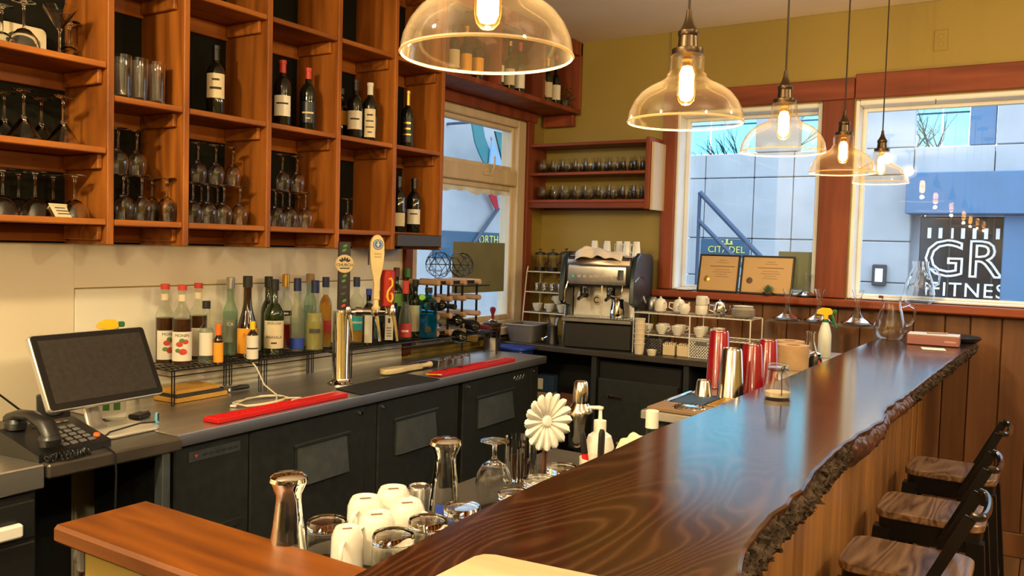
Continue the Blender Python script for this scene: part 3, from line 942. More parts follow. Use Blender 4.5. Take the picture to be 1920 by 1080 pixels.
MB().tube([(XF + .001, 2.34 + .012 * k, .828 + (.012 if k % 3 == 1 else 0) + .003 * math.sin(k * 2.1)) for k in range(12)], .0014, 5).tube([(XF + .001, 2.36, .818), (XF + .001, 2.46, .822)], .0012, 5).build('badge_script', STEEL, c2)

pc = thing('till_counter', 'dark laminate till counter with open knee space, between cooler and steel unit', 'counter', (-2.42, 1.30, 0))
MB().box(-.70, 0, .02, .467, ZT - .045, ZT - .002, .006).build('top', DARK_LAM, pc)
MB().box(-.05, -.005, .395, .425, 0, ZT - .046, .003).build('leg', GREY_PLATE, pc)
MB().box(-.70, -.66, .02, .467, 0, ZT - .046, .003).build('back_panel', DARK_INT, pc)
pl = thing('undercounter_unit', 'black undercounter unit with steel edge and white handle strip, beside the telephone', 'cabinet', (-2.43, .55, 0))
MB().box(-.66, -.03, 0, .755, .06, ZT - .075, .004).build('body', BLACK_PL, pl)
MB().box(-.69, .0, 0, .765, ZT - .07, ZT, .004).build('top', STEEL, pl)
MB().box(-.03, -.012, .01, .745, .72, .83, .004).build('drawer_front', BLACK_PL, pl)
MB().box(-.012, .012, .0, .70, .735, .775, .006).build('handle', WHITE_PL, pl)
MB().box(-.03, -.012, .01, .745, .07, .71, .004).build('door', BLACK_PL, pl)

# ================================================================= FAR COUNTER UNDER THE STREET WINDOWS
ZF = .965
fc = thing('far_counter', 'dark counter under the street windows carrying the espresso machine', 'counter', (-3.12, 4.65, 0))
MB().box(0, 2.32, 0, .59, ZF - .035, ZF, .004).build('top', DARK_LAM, fc)
for xx in (.0, .72, 1.32, 2.28):
    MB().box(xx, xx + .035, .02, .57, 0, ZF - .036, .003).build('upright', DARK_INT, fc)
MB().box(.036, 2.279, .53, .57, 0, ZF - .036).build('back_panel', DARK_INT, fc)
MB().box(.036, .719, .03, .529, .44, .462, .003).build('shelf_board', DARK_INT, fc)
MB().box(1.356, 2.279, .03, .529, .40, .422, .003).build('shelf_board', DARK_INT, fc)
dw = thing('glass_washer', 'black undercounter glass washer with a pale bar handle, below the espresso machine', 'appliance', (-2.355, 4.66, 0))
MB().box(.0, .54, .03, .50, .02, .90, .008).build('body', BLACK_PL, dw)
MB().box(.01, .53, .0, .029, .30, .80, .006).build('door', BLACK_COOL, dw)
MB().tube([(.08, -.0, .70), (.10, -.02, .70), (.18, -.02, .695)], .008, 8).lathe([(0, -.01), (.012, -.008), (.012, .008), (0, .01)], 10, c=(.10, -.025, .70)).build('latch', CHROME, dw)
MB().tube([(.17, .0, .40), (.17, -.03, .42), (.24, -.04, .40), (.42, -.04, .385), (.50, -.03, .385), (.50, .0, .385)], .010, 8).build('handle', W_PEG, dw)
for nm, lb, px, dims, mt, txt in (('milk_carton', 'kraft coffee carton with a blue top on the shelf under the far counter', -2.88, (.085, .085, .22), KRAFT, 1),):
    t = thing(nm, lb, 'carton', (-2.76, 4.75, .463), .15)
    MB().box(-.06, .06, -.04, .04, 0, .19, .002).build('body', KRAFT, t)
    MB().box(-.061, .061, -.041, .041, .19, .30, .002).build('blue_top', mat('navy_card', (.02, .05, .12), .6), t)
    MB().box(-.045, -.01, -.043, -.041, .21, .28).build('label', PAPER, t)
    for i in range(4): MB().box(-.05 + i * .025, -.035 + i * .025, -.042, -.040, .01, .03).build('mark', INK, t)
t = thing('coffee_bag', 'brown coffee bag beside the kraft carton under the far counter', 'bag', (-2.62, 4.78, .463), -.1)
MB().prism(rrect(.12, .08, .02), 0, .15, b=.012).box(-.05, .05, -.012, .012, .14, .19, .004).build('bag', mat('brown_bag', (.12, .04, .015), .6, bump=.3, bscale=30), t)

# ================================================================= UNDERBAR
ZU = .93
u1 = thing('underbar_station', 'low steel work surface behind the bar crowded with upturned glasses', 'work surface', (-1.39, 1.2, 0))
MB().box(0, .57, 0, 1.24, ZU - .036, ZU - .006, .004).build('top', STEEL_D, u1)
MB().box(.02, .57, .02, 1.22, .1, ZU - .037, .003).build('cabinet', DARK_INT, u1)
MB().box(.01, .56, .01, 1.23, ZU - .0055, ZU, .002).build('bar_mat', mat('dark_bar_mat', (.05, .042, .036), .7, bump=.4, bscale=200), u1)
ZH = 1.09
u2 = thing('service_shelf', 'raised steel service shelf behind the far half of the bar', 'shelf', (-1.09, 2.47, 0))
MB().box(0, .29, 0, 2.12, ZH - .03, ZH, .004).build('top', STEEL, u2)
MB().box(.02, .28, .03, 2.12, .0, ZH - .031, .003).build('cabinet', DARK_INT, u2)

# ================================================================= BAR STOOLS
def make_stool():
    s = thing('bar_stool', 'x', 'stool', (0, 0, 0))
    zs = .70
    MB().prism(rrect(.345, .295, .05, 5), zs - .028, zs, b=.004).build('seat', W_SEAT, s)
    MB().prism(rrect(.325, .275, .045, 5), zs - .10, zs - .029).build('apron', BLACK_MT, s)
    for sx in (-1, 1):
        for sy in (-1, 1):
            l = MB()
            a = Vector((sx * .145, sy * .12, zs - .06)); b = Vector((sx * .205, sy * .175, 0))
            for (p, q, w) in ((a, b, .02),):
                d = (q - p)
                vs, fs = [], []
                for pt, ww in ((p, .028), (q, .018)):
                    for ox, oy in ((-1, -1), (1, -1), (1, 1), (-1, 1)):
                        vs.append(pt + Vector((ox * ww, oy * ww, 0)))
                fs = [(0, 1, 2, 3), (7, 6, 5, 4)] + [(k, 4 + k, 4 + (k + 1) % 4, (k + 1) % 4) for k in range(4)]
                l.add(vs, fs)
            l.build('leg', BLACK_MT, s)
    fr = MB()
    q = [(-.182, -.152), (.182, -.152), (.182, .152), (-.182, .152)]
    for i in range(4):
        a, b = q[i], q[(i + 1) % 4]
        fr.tube([(*a, .26), (*b, .26)], .011, 8)
    fr.build('foot_rail', BLACK_MT, s)
    # low hoop back: two flat arms rising from the seat sides to a bowed rail
    def P2(t, sy):
        return Vector((.045 + .127 * t, sy * (.150 - .004 * t), zs - .075 + .270 * t))
    for sy in (-1, 1):
        pts = [P2(t / 6, sy) for t in range(7)]
        vs, fs = [], []
        for p in pts:
            for ox, oy in ((-.014, -.004), (.014, -.004), (.014, .004), (-.014, .004)):
                vs.append(p + Vector((ox, oy, -ox * .45)))
        for i in range(6):
            for k in range(4):
                fs.append((i * 4 + k, i * 4 + (k + 1) % 4, i * 4 + 4 + (k + 1) % 4, i * 4 + 4 + k))
        fs += [(3, 2, 1, 0), (24, 25, 26, 27)]
        MB().add(vs, fs).build('back_arm', BLACK_MT, s)
    e0, e1 = P2(1, 1), P2(1, -1)
    pts = []
    for i in range(13):
        t = i / 12
        y = .147 * math.cos(PI * t)
        bow = .032 * math.sin(PI * t) ** .6 if 0 < t < 1 else 0
        pts.append((e0.x + bow, y, e0.z + .004 - .012 * math.sin(PI * t)))
    MB().tube(pts, .0115, 10).build('back_rail', mat('glossy_black_tube', (.02, .02, .02), .12, .6, coat=.6), s)
    return s
st0 = make_stool()
st0.location = (-.335, 2.74, 0)
st0['label'] = 'black metal bar stool with walnut seat, nearest to the camera'
st0['group'] = 'bar stools along the bar'
copy_tree(st0, (-.335, 3.36, 0), .01, 'black metal bar stool with walnut seat, middle one of the three', 'bar stools along the bar')
copy_tree(st0, (-.335, 4.06, 0), -.01, 'black metal bar stool with walnut seat, closest to the cedar wall', 'bar stools along the bar')

# ================================================================= PENDANT LAMPS
BRONZE = mat('dark_bronze', (.09, .06, .035), .35, .9)
CORD = mat('brown_cord', (.035, .022, .015), .8)
FIL = emis('lamp_filament', (1.0, .66, .22), 24)
BULB = thin_glass('amber_bulb_glass', (1.0, .80, .45), .2, 1.4, edge_col=(1, .7, .3))
RIMG = thin_glass('glass_rim', (.95, .88, .75), .9, 1.5, edge_col=(1, .85, .6), haze=.3)
def make_pendant(x, y, zr, watts, label, first=None):
    t = thing('pendant_lamp', label, 'lamp', (x, y, zr), 0, 'glass pendant lamps over the bar')
    if first is None:
        R0 = .135
        prof = [(R0, 0), (R0 - .001, .010), (.131, .026), (.122, .047), (.108, .066), (.090, .080), (.070, .090), (.055, .098), (.047, .105), (.046, .112), (.042, .115), (.0405, .120), (.0405, .148), (.038, .156), (.028, .160)]
        inner = [(r - .0022, z + .001) for r, z in prof][::-1]
        sm = MB().lathe(prof + inner, 48).build('shade', GLASS_SH, t, smooth=60)
        MB().lathe([(R0 - .0032, .001), (R0 - .001, -.0022), (R0 + .0018, .0), (R0 + .0005, .003), (R0 - .0032, .001)], 48).build('rim', RIMG, t)
        MB().lathe([(0, .158), (.036, .158), (.037, .163), (.037, .170), (.024, .174), (.022, .200), (.024, .203), (.024, .212), (.020, .216), (.012, .230), (.008, .244), (.006, .262), (.0, .263)], 24).build('socket', BRONZE, t)
        bl = MB().lathe([(0, .040), (.010, .042), (.018, .050), (.0215, .064), (.0215, .112), (.018, .128), (.013, .138), (.013, .158)], 20).build('bulb', BULB, t)
        fi = MB()
        fi.lathe([(0, .048), (.012, .052), (.0175, .064), (.0175, .114), (.012, .130), (0, .134)], 16)
        fi.build('filament', FIL, bl)
        FIRST.append(t)
    else:
        for ch in first.children:
            if ch.type == 'MESH' and ch.name.split('.')[0] not in ('cord', 'ceiling_rose'):
                copy_tree(ch, parent=t)
    MB().tube([(0, 0, .255), (0, 0, ZC - zr - .02)], .0032, 8).build('cord', CORD, t)
    MB().lathe([(0, ZC - zr - .030), (.05, ZC - zr - .028), (.055, ZC - zr - .004), (.055, ZC - zr - .001), (0, ZC - zr - .001)], 20).build('ceiling_rose', BRONZE, t)
    lamp_light('lamp_light', 'POINT', watts, (0, 0, .024), t, .012, (1.0, .70, .34))
    return t
FIRST = []
PW = 11.5
make_pendant(-.765, 1.10, 1.893, PW, 'clear glass bell pendant lamp, nearest and largest in the row over the bar')
make_pendant(-.757, 1.915, 1.900, PW, 'clear glass bell pendant lamp, second in the row over the bar', FIRST[0])
make_pendant(-.775, 2.82, 1.928, PW, 'clear glass bell pendant lamp, third in the row over the bar', FIRST[0])
make_pendant(-.790, 3.80, 1.945, PW, 'clear glass bell pendant lamp, fourth in the row over the bar', FIRST[0])
make_pendant(-.778, 4.64, 1.968, PW, 'clear glass bell pendant lamp closest to the street windows', FIRST[0])
make_pendant(-.765, .22, 1.90, PW, 'clear glass bell pendant lamp over the bar behind the viewer', FIRST[0])
make_pendant(-.765, -.70, 1.90, PW, 'clear glass bell pendant lamp farther behind the viewer', FIRST[0])
# unseen globe lamps added on the ceiling to fill the room with light
LENS = thin_glass('milky_globe', (.92, .90, .86), .1, 1.4, .3, edge_col=(.9, .85, .75), haze=.12)
def fill_globe(x, y, w, label):
    d = thing('added_fill_globe', label, 'lamp', (x, y, ZC), 0, 'added ceiling fill lamps')
    MB().lathe([(0, -.001), (.06, -.001), (.06, -.02), (.015, -.03), (.012, -.16), (.03, -.17), (.03, -.19), (0, -.19)], 20).build('mount', BRONZE, d)
    MB().lathe([(.028, -.185), (.07, -.205), (.10, -.25), (.105, -.29), (.09, -.335), (.05, -.365), (0, -.374)], 24).build('globe', LENS, d)
    lamp_light('lamp_light', 'POINT', w, (0, 0, -.28), d, .06)
fill_globe(-1.75, .0, 170, 'added unseen fill globe over the aisle behind the viewer')
fill_globe(-1.75, -1.7, 150, 'added unseen fill globe at the rear of the aisle')
fill_globe(1.2, .9, 105, 'added unseen fill globe over the tables beside the viewer')
fill_globe(1.2, -1.5, 110, 'added unseen fill globe over the rear tables')
fill_globe(1.3, 3.3, 95, 'added unseen fill globe over the tables by the wide window')
op = thing('wall_outlet', 'painted-over outlet plate high on the olive wall over the wide window', 'outlet', (-.606, YB - .012, 2.74))
MB().box(-.035, .035, -.006, 0, 0, .115, .003).build('plate', OLIVE, op)
for zz in (.038, .078):
    MB().lathe([(0, .003), (.014, .002), (.015, 0)], 14, mat=T(0, -.006, zz, rx=PI / 2)).build('socket', OLIVE, op)

# ================================================================= GLASSES AND BOTTLES
def shell(prof, th=.0016):
    """closed profile of a thin glass wall: outside up, inside down"""
    inn = [(max(r - th, 0.0), z) for r, z in prof][::-1]
    return prof + inn
SHELF_GLASS = real_glass('stemware_glass', (.98, .98, .97), 1.5)
ORD = ('first', 'second', 'third', 'fourth', 'fifth', 'sixth', 'seventh', 'eighth')
def place(i, n):
    if n == 1: return 'the only one'
    if n == 2: return ('left one', 'right one')[i]
    return 'leftmost' if i == 0 else 'rightmost' if i == n - 1 else ORD[i] + ' from the left'
def rows_of(pts, cut=-2.97):
    """split positions into front and back row, each ordered from left to right"""
    out = []
    for nm, sel in (('front row', [p for p in pts if p[0] > cut]), ('back row', [p for p in pts if p[0] <= cut])):
        sel = sorted(sel, key=lambda p: p[1])
        out += [(p, nm, place(i, len(sel))) for i, p in enumerate(sel)]
    return out
def glass_mesh(name, prof, mt=SHELF_GLASS, n=24, flip=None):
    m = MB().lathe(prof, n)
    if flip is not None:
        m.v = [(x, -y, flip - z) for x, y, z in m.v]
    o = m.build(name, mt, smooth=45)
    me = o.data
    bpy.data.objects.remove(o)
    return me
P_WINE = [(0, 0), (.034, 0), (.034, .002), (.010, .006), (.0042, .014), (.0038, .075), (.006, .083), (.020, .092), (.033, .108), (.038, .128), (.038, .145), (.034, .172), (.031, .188), (.0297, .188), (.0325, .172), (.0365, .145), (.0365, .128), (.0315, .11), (.018, .094), (0, .088)]
P_MART = [(0, 0), (.038, 0), (.038, .002), (.012, .006), (.0042, .014), (.0040, .080), (.008, .088), (.058, .165), (.0565, .165), (.007, .0905), (0, .088)]
P_COUPE = [(0, 0), (.036, 0), (.036, .002), (.010, .006), (.0042, .014), (.0042, .085), (.02, .092), (.040, .115), (.050, .150), (.0485, .150), (.038, .116), (.018, .094), (0, .09)]
P_HIGH = [(0, 0), (.030, 0), (.031, .004), (.033, .150), (.0315, .150), (.029, .012), (0, .012)]
P_STEMLESS = [(0, 0), (.022, 0), (.030, .006), (.040, .03), (.042, .05), (.038, .08), (.034, .098), (.0325, .098), (.0365, .08), (.0405, .05), (.0385, .031), (.02, .009), (0, .008)]
P_ROCKS = [(0, .0), (.040, .0), (.0425, .005), (.0425, .012), (.041, .018), (.0425, .022), (.044, .085), (.0425, .085), (.040, .026), (.036, .020), (0, .018)]
P_SHOT = [(0, 0), (.019, 0), (.020, .003), (.0235, .060), (.0222, .060), (.018, .014), (0, .013)]
WINE_UD = glass_mesh('wine_glass', P_WINE, flip=.188)
MART = glass_mesh('martini_glass', P_MART)
MART_UD = glass_mesh('martini_glass', P_MART, flip=.165)
COUPE_UD = glass_mesh('coupe_glass', P_COUPE, flip=.150)
HIGH = glass_mesh('highball_glass', P_HIGH)
STEMLESS = glass_mesh('stemless_glass', P_STEMLESS)
ROCKS_UD = glass_mesh('rocks_glass', P_ROCKS, GLASS_TH, 28, flip=.085)
SHOT_UD = glass_mesh('shot_glass', P_SHOT, GLASS_TH, 18, flip=.060)
def put(name, me, label, cat, loc, group, s=1.0):
    o = link(name, me, None, loc, (0, 0, random.uniform(0, 6)))
    o.scale = (s, s, s)
    return tag(o, label, cat, group)

# --- left bay
def yx(px_y): return px_y
row = 'upturned cone glasses in the left shelf bay'
for ((x, y), rw, pl_) in rows_of(((-2.93, 1.515), (-2.93, 1.648), (-3.05, 1.638), (-3.05, 1.512), (-2.93, 1.390))):
    put('martini_glass', MART_UD, 'upturned cone-shaped glass, left bay, middle shelf, %s, %s' % (rw, pl_), 'glass', (x, y, 1.906), row + ', middle')
for ((x, y), rw, pl_) in rows_of(((-2.93, 1.447), (-2.93, 1.552), (-2.92, 1.684), (-3.05, 1.559), (-3.05, 1.680))):
    put('coupe_glass', COUPE_UD, 'upturned wide glass, left bay, lowest shelf, %s, %s' % (rw, pl_), 'glass', (x, y, 1.653), row + ', lowest')
put('martini_glass', MART, 'upright martini glass on the upper shelf of the left bay', 'glass', (-2.92, 1.630, 2.206), None, 1.0)
for ((x, y), rw, pl_) in rows_of(((-2.91, 1.505), (-3.03, 1.727), (-3.03, 1.495))):
    put('coupe_glass', COUPE_UD, 'upturned wide glass, left bay, upper shelf, %s, %s' % (rw, pl_), 'glass', (x, y, 2.206), row + ', upper')
pf = thing('picture_frame', 'cream frame with a dark oval at the back of the upper left shelf', 'frame', (-3.09, 1.589, 2.206))
MB().prism(rrect(.16, .11, .02), 0, .014, T(0, 0, .058, ry=PI / 2, rz=0) @ T(rz=PI / 2)).build('frame', PAPER_CR, pf)
MB().lathe([(0, .018), (.035, .018), (.036, .014)], 24, mat=T(0, 0, .058, ry=PI / 2) @ Matrix.Diagonal((.9, 1.6, 1, 1))).build('oval', INK, pf)
cd = thing('shelf_card', 'small folded white card on the lowest shelf of the left bay', 'card', (-2.885, 1.630, 1.653), .3)
MB().box(-.002, .0, -.05, .05, .0, .055, mat=T(.01, 0, 0, ry=-.6)).box(.0, .002, -.05, .05, 0, .05, mat=T(-.045, 0, .0, ry=.6)).build('card', PAPER_CR, cd)
for i in range(3): MB().box(.0005, .0012, -.035, .03 - .01 * i, .012 + .012 * i, .015 + .012 * i, mat=T(.0105, 0, 0, ry=-.6)).build('print', INK, cd)

# --- second bay
for ((x, y), rw, pl_) in rows_of(((-2.92, 1.860), (-2.92, 1.926), (-2.92, 2.000), (-3.02, 1.999), (-3.02, 1.917))):
    put('highball_glass', HIGH, 'tall straight highball glass, second bay, %s, %s' % (rw, pl_), 'glass', (x, y, 2.095), 'highball glasses in the second bay', 1.06)
def wine_row(pts, z, label, group, s=.9):
    for ((x, y), rw, pl_) in rows_of(pts):
        put('wine_glass', WINE_UD, label if len(pts) == 1 else '%s, %s, %s' % (label, rw, pl_), 'glass', (x, y, z), group, s)
ZW = 1.653
ZW2 = ZW + .188 * .9 + .001
wine_row([(-2.91, 1.864), (-2.91, 1.938), (-2.91, 2.045), (-3.01, 1.946), (-3.01, 2.049)], ZW, 'upturned wine glass, second bay, lower layer', 'wine glasses in the second bay, lower')
wine_row([(-2.945, 1.864), (-2.945, 1.940)], ZW2, 'upturned wine glass, second bay, upper layer', 'wine glasses in the second bay, upper')
wine_row([(-2.91, 2.163), (-2.91, 2.234), (-2.91, 2.312), (-2.91, 2.394), (-3.02, 2.286), (-3.02, 2.367)], ZW, 'upturned wine glass, third bay, lower layer', 'wine glasses in the third bay, lower', .86)
ZW3 = ZW + .188 * .86 + .001
wine_row([(-2.945, 2.212), (-2.945, 2.298), (-2.945, 2.384)], ZW3, 'upturned wine glass, third bay, upper layer', 'wine glasses in the third bay, upper', .86)
wine_row([(-2.91, 2.588), (-2.91, 2.669), (-2.91, 2.765), (-3.02, 2.727), (-3.02, 2.826)], ZW, 'upturned wine glass, fourth bay, lower layer', 'wine glasses in the fourth bay, lower', .86)
wine_row([(-2.945, 2.656), (-2.945, 2.744)], ZW3, 'upturned wine glass, fourth bay, upper layer', 'wine glasses in the fourth bay, upper', .86)
wine_row([(-2.93, 3.060)], ZW, 'single upturned wine glass in the fifth shelf bay', None, .8)

# --- bottles
def bprof(H, R_, rn, hs, hn, kind='round'):
    """bottle outline: body radius R_, shoulder from hs to hn, neck radius rn"""
    p = [(0, 0), (R_ * .92, 0), (R_, .006), (R_, hs)]
    n = 6
    for i in range(1, n + 1):
        t = i / n
        if kind == 'round': r = rn + (R_ - rn) * math.cos(t * PI / 2) ** .9 if t < 1 else rn
        elif kind == 'slope': r = R_ + (rn - R_) * t
        else: r = rn + (R_ - rn) * (1 + math.cos(t * PI)) / 2
        p.append((r, hs + (hn - hs) * t))
    p += [(rn, H - .018), (rn * 1.16, H - .016), (rn * 1.16, H - .004), (rn * .9, H)]
    return p
def bottle(label, loc, H=.30, R_=.037, rn=.0135, hs=.19, hn=.235, kind='round', glass=BOT_DARK, liq=None, fill=.6, lab=PAPER, lz=(.06, .15), span=130, cap=BLACK_PL, cap_h=.03, foil=0.0, txt=None, ink=INK, ang=None, group=None, jit=0, sx=1.0, extra=None, name='bottle'):
    t = thing(name, label, 'bottle', loc, 0, group)
    a = (face_cam(loc[0], loc[1]) if ang is None else ang) + R(jit)
    t.rotation_euler[2] = a
    prof = bprof(H, R_, rn, hs, hn, kind)
    MB().lathe(prof + [(0, H)], 24, sy=sx).build('body', glass, t, smooth=50)
    if liq:
        lp = [(0, .004)] + [(max(r - .003, .001), max(z, .004)) for r, z in prof if .001 < z < H * fill and r > 0]
        rr = lp[-1][0]
        lp += [(rr, max(H * fill, lp[-1][1])), (0, max(H * fill, lp[-1][1]))]
        MB().lathe(lp, 20, sy=sx).build('liquid', liq, t)
    if lab:
        h = R(span) / 2
        lb = MB().lathe([(R_ + .0003, lz[0]), (R_ + .0009, lz[0]), (R_ + .0009, lz[1]), (R_ + .0003, lz[1])], 16, a0=-h, a1=h, sy=sx).build('label', lab, t, smooth=50)
        if txt:
            for (s_, sz_, zz) in txt:
                if s_.startswith('-'):
                    hw = .0045 * len(s_) / R_ * (sz_ / .013)
                    MB().lathe([(R_ + .0010, zz - sz_ * .28), (R_ + .0014, zz - sz_ * .28), (R_ + .0014, zz + sz_ * .28), (R_ + .0010, zz + sz_ * .28)], 8, a0=-hw, a1=hw, sy=sx).build('printed_line', ink, lb)
                    continue
                text(s_, sz_, ink, lb, (0, 0, zz), extrude=.0002, bend=(R_ + .0013, 0), sx=1.0, name='lettering')
    if foil:
        MB().lathe([(rn + .0012, H - foil), (rn + .0012, H - .017), (rn * 1.16 + .001, H - .016), (rn * 1.16 + .001, H + .0005), (0, H + .001)], 18).build('foil', cap, t)
    elif cap:
        MB().lathe([(rn * 1.22, H - cap_h * .55), (rn * 1.22, H + cap_h * .42), (rn * 1.1, H + cap_h * .45), (0, H + cap_h * .45)], 18).build('cap', cap, t)
    if extra: extra(t, R_)
    return t
REDCAP = mat('red_foil', (.55, .04, .02), .4)
SILVER = mat('silver_cap', (.55, .54, .52), .35, .9)
CORKM = mat('cork', (.42, .27, .14), .85)
NAVYCAP = mat('navy_cap', (.012, .018, .06), .4)
GREENCAP = mat('green_cap', (.03, .20, .04), .4)
LIMECAP = mat('lime_cap', (.22, .65, .05), .5)
YELLOWCAP = mat('yellow_cap', (.80, .58, .03), .4)
ORANGECAP = mat('orange_cap', (.85, .17, .015), .4)
ORANGELAB = mat('orange_label', (.82, .35, .02), .7)
BLUELAB = mat('blue_label', (.02, .05, .38), .6)
TEALLAB = mat('teal_label', (.03, .42, .42), .6)
REDLAB = mat('red_label', (.50, .04, .04), .6)
GREENLAB = mat('black_green_label', (.05, .05, .035), .6)
Wn = dict(H=.292, R_=.0375, rn=.0135, hs=.175, hn=.225)
bottle('dark wine bottle with a cream label standing alone in the third shelf bay', (-2.97, 2.311, 2.095), lab=PAPER_CR, lz=(.075, .175), foil=.06, cap=BLACK_PL, txt=[('---', .014, .15), ('----', .017, .115)], **Wn)
bottle('dark wine bottle with red foil and a white label in the fourth shelf bay', (-2.93, 2.635, 2.095), lab=PAPER, lz=(.045, .135), foil=.055, cap=REDCAP, txt=[('------', .013, .10)], **Wn)
bottle('dark wine bottle with red foil and a black printed label in the fourth shelf bay', (-2.95, 2.807, 2.095), lab=BLACK_PL, lz=(.04, .135), foil=.05, cap=REDCAP, txt=[('------', .013, .085), ('---', .010, .06)], ink=PAPER_CR, **Wn)
bottle('dark bottle half hidden behind the upright of the fifth shelf bay', (-3.06, 3.138, 2.095), lab=ORANGELAB, lz=(.08, .15), H=.25, R_=.036, rn=.013, hs=.16, hn=.2)
bottle('dark wine bottle with a white label and no foil in the fifth shelf bay', (-2.95, 3.118, 2.095), lab=PAPER, lz=(.05, .14), foil=.05, cap=BLACK_PL, txt=[('-----', .013, .10)], **Wn)
bottle('dark bottle with white neck band and striped label in the fifth shelf bay', (-2.93, 3.204, 2.095), lab=PAPER_CR, lz=(.02, .16), foil=.06, cap=PAPER, txt=[('---', .014, .13), ('-----', .011, .10), ('------', .010, .07), ('---', .01, .045)], span=90, **Wn)
bottle('slim dark bottle with gold neck and tall orange label in the sixth shelf bay', (-2.93, 3.494, 2.095), H=.30, R_=.034, rn=.0125, hs=.18, hn=.22, lab=BLACK_PL, lz=(.03, .16), foil=.075, cap=GOLD, txt=[('---', .018, .13), ('---', .016, .10), ('-----', .013, .07)], ink=GOLD, span=110)
bottle('dark wine bottle with a cream label at the bottom of the sixth bay, half hidden', (-2.96, 3.471, 1.653), lab=PAPER_CR, lz=(.03, .10), foil=.055, cap=BLACK_PL, **Wn)
bottle('dark wine bottle with pale label at the bottom of the sixth bay', (-2.96, 3.599, 1.653), lab=PAPER, lz=(.045, .125), foil=.055, cap=BLACK_PL, txt=[('-----', .012, .10)], **Wn)

# ================================================================= BACK BAR: WIRE RACKS AND BOTTLES
ZR = 1.075
def wire_rack(label, y0, y1, x0=-3.115, x1=-2.885, zt=ZR, mt=BLACK_MT):
    t = thing('wire_rack', label, 'rack', (x0, y0, ZT), 0, 'black wire racks on the steel worktop')
    W, L, h = x1 - x0, y1 - y0, zt - ZT - .004
    MB().tube([(0, 0, h), (W, 0, h), (W, L, h), (0, L, h)], .004, 6, closed=True).build('frame', mt, t)
    MB().tube([(0, 0, h - .022), (W, 0, h - .022), (W, L, h - .022), (0, L, h - .022)], .003, 6, closed=True).build('lower_frame', mt, t)
    me = None
    n = int(L / .024)
    for i in range(1, n):
        y = L * i / n
        if me is None:
            o = MB().tube([(0, 0, h + .001), (W, 0, h + .001)], .0018, 5).build('wire', mt, t, (0, y, 0)); me = o.data
        else:
            link('wire', me, t, (0, y, 0))
    for k in range(1, 4):
        MB().tube([(W * k / 4, 0, h - .001), (W * k / 4, L, h - .001)], .0022, 5).build('cross_wire', mt, t)
    for a in (0, W):
        for b in (.01, L - .01):
            MB().tube([(a, b - .006, h), (a, b - .006, .005), (a, b, 0.003), (a, b + .006, .005), (a, b + .006, h)], .0028, 6).build('leg', mt, t)
    return t
wire_rack('black wire rack carrying the syrup bottles beside the sales terminal', 2.05, 2.50)
wire_rack('black wire rack carrying the liqueur bottles behind the white cable', 2.51, 3.00)
wire_rack('black wire rack carrying gin bottles and the wine rack, past the beer tower', 3.01, 4.30, x1=-2.855)
def berries(t, R_):
    for (a, z, s, mt) in ((-.25, .09, .011, INK_RED), (.1, .06, .013, INK_RED), (.35, .10, .010, INK_RED), (.0, .105, .009, INK_GREEN), (-.4, .065, .009, INK_GREEN)):
        MB().lathe([(0, .0006), (s * .6, .0006), (s, 0)], 10, mat=Matrix.Rotation(a, 4, 'Z') @ T(R_ + .0011, 0, z, ry=PI / 2) @ Matrix.Diagonal((1, 1.25, 1, 1))).build('fruit_print', mt, t)
MO = dict(H=.318, R_=.0375, rn=.0145, hs=.195, hn=.255, kind='s', glass=BOT_CLEAR, lz=(.022, .14), cap=REDCAP, cap_h=.022, span=150, txt=[('MONIN', .017, .125)], fill=.6)
bottle('clear syrup bottle with berry label, hindmost of the three beside the sales terminal', (-3.05, 2.138, ZR), liq=LQ_BROWN, extra=berries, jit=25, **MO)
bottle('clear syrup bottle with strawberry label, foremost of the three red-capped ones', (-2.965, 2.157, ZR), liq=LQ_BROWN, extra=berries, **MO)
bottle('clear syrup bottle with plain label behind the small black-capped bottle', (-3.05, 2.297, ZR), liq=LQ_BROWN, **dict(MO, txt=None, jit=30))
for t in [o for o in bpy.data.objects if o.name.startswith('bottle') and 'syrup' in o.get('label', '')]:
    MB().lathe([(.0155, .262), (.0155, .288)], 18).build('neck_band', PAPER_CR, t)
bottle('small clear bottle with black cap and white label on the syrup rack', (-2.95, 2.261, ZR), H=.245, R_=.031, rn=.0135, hs=.125, hn=.165, glass=BOT_CLEAR, liq=LQ_CLEAR, lab=PAPER, lz=(.035, .13), cap=BLACK_PL, cap_h=.032, span=120)
bottle('tiny bitters bottle with orange cap and orange label', (-2.90, 2.283, ZR), H=.145, R_=.019, rn=.009, hs=.095, hn=.118, glass=BOT_BROWN, lab=ORANGELAB, lz=(.008, .09), cap=ORANGECAP, cap_h=.045, span=300)
bottle('tall pale green bottle with silver cap behind the brown bell-shaped bottle', (-3.085, 2.491, ZR), H=.325, R_=.032, rn=.015, hs=.19, hn=.25, kind='s', glass=BOT_PALE, liq=LQ_CLEAR, lab=mat('grey_green_label', (.20, .22, .15), .6), lz=(.06, .16), cap=SILVER, cap_h=.05, txt=[('CA', .02, .14)], ink=PAPER)
def fr_label(t, R_):
    MB().box(.0335, .0345, -.014, .014, .205, .250, .001).build('neck_label', ORANGELAB, t)
bottle('brown bell-shaped liqueur bottle with orange labels', (-2.985, 2.502, ZR), H=.335, R_=.047, rn=.017, hs=.08, hn=.26, kind='s', glass=BOT_BROWN, lab=ORANGELAB, lz=(.02, .13), cap=BLACK_PL, cap_h=.05, span=120, txt=[('Fra', .026, .10)], ink=INK_RED)
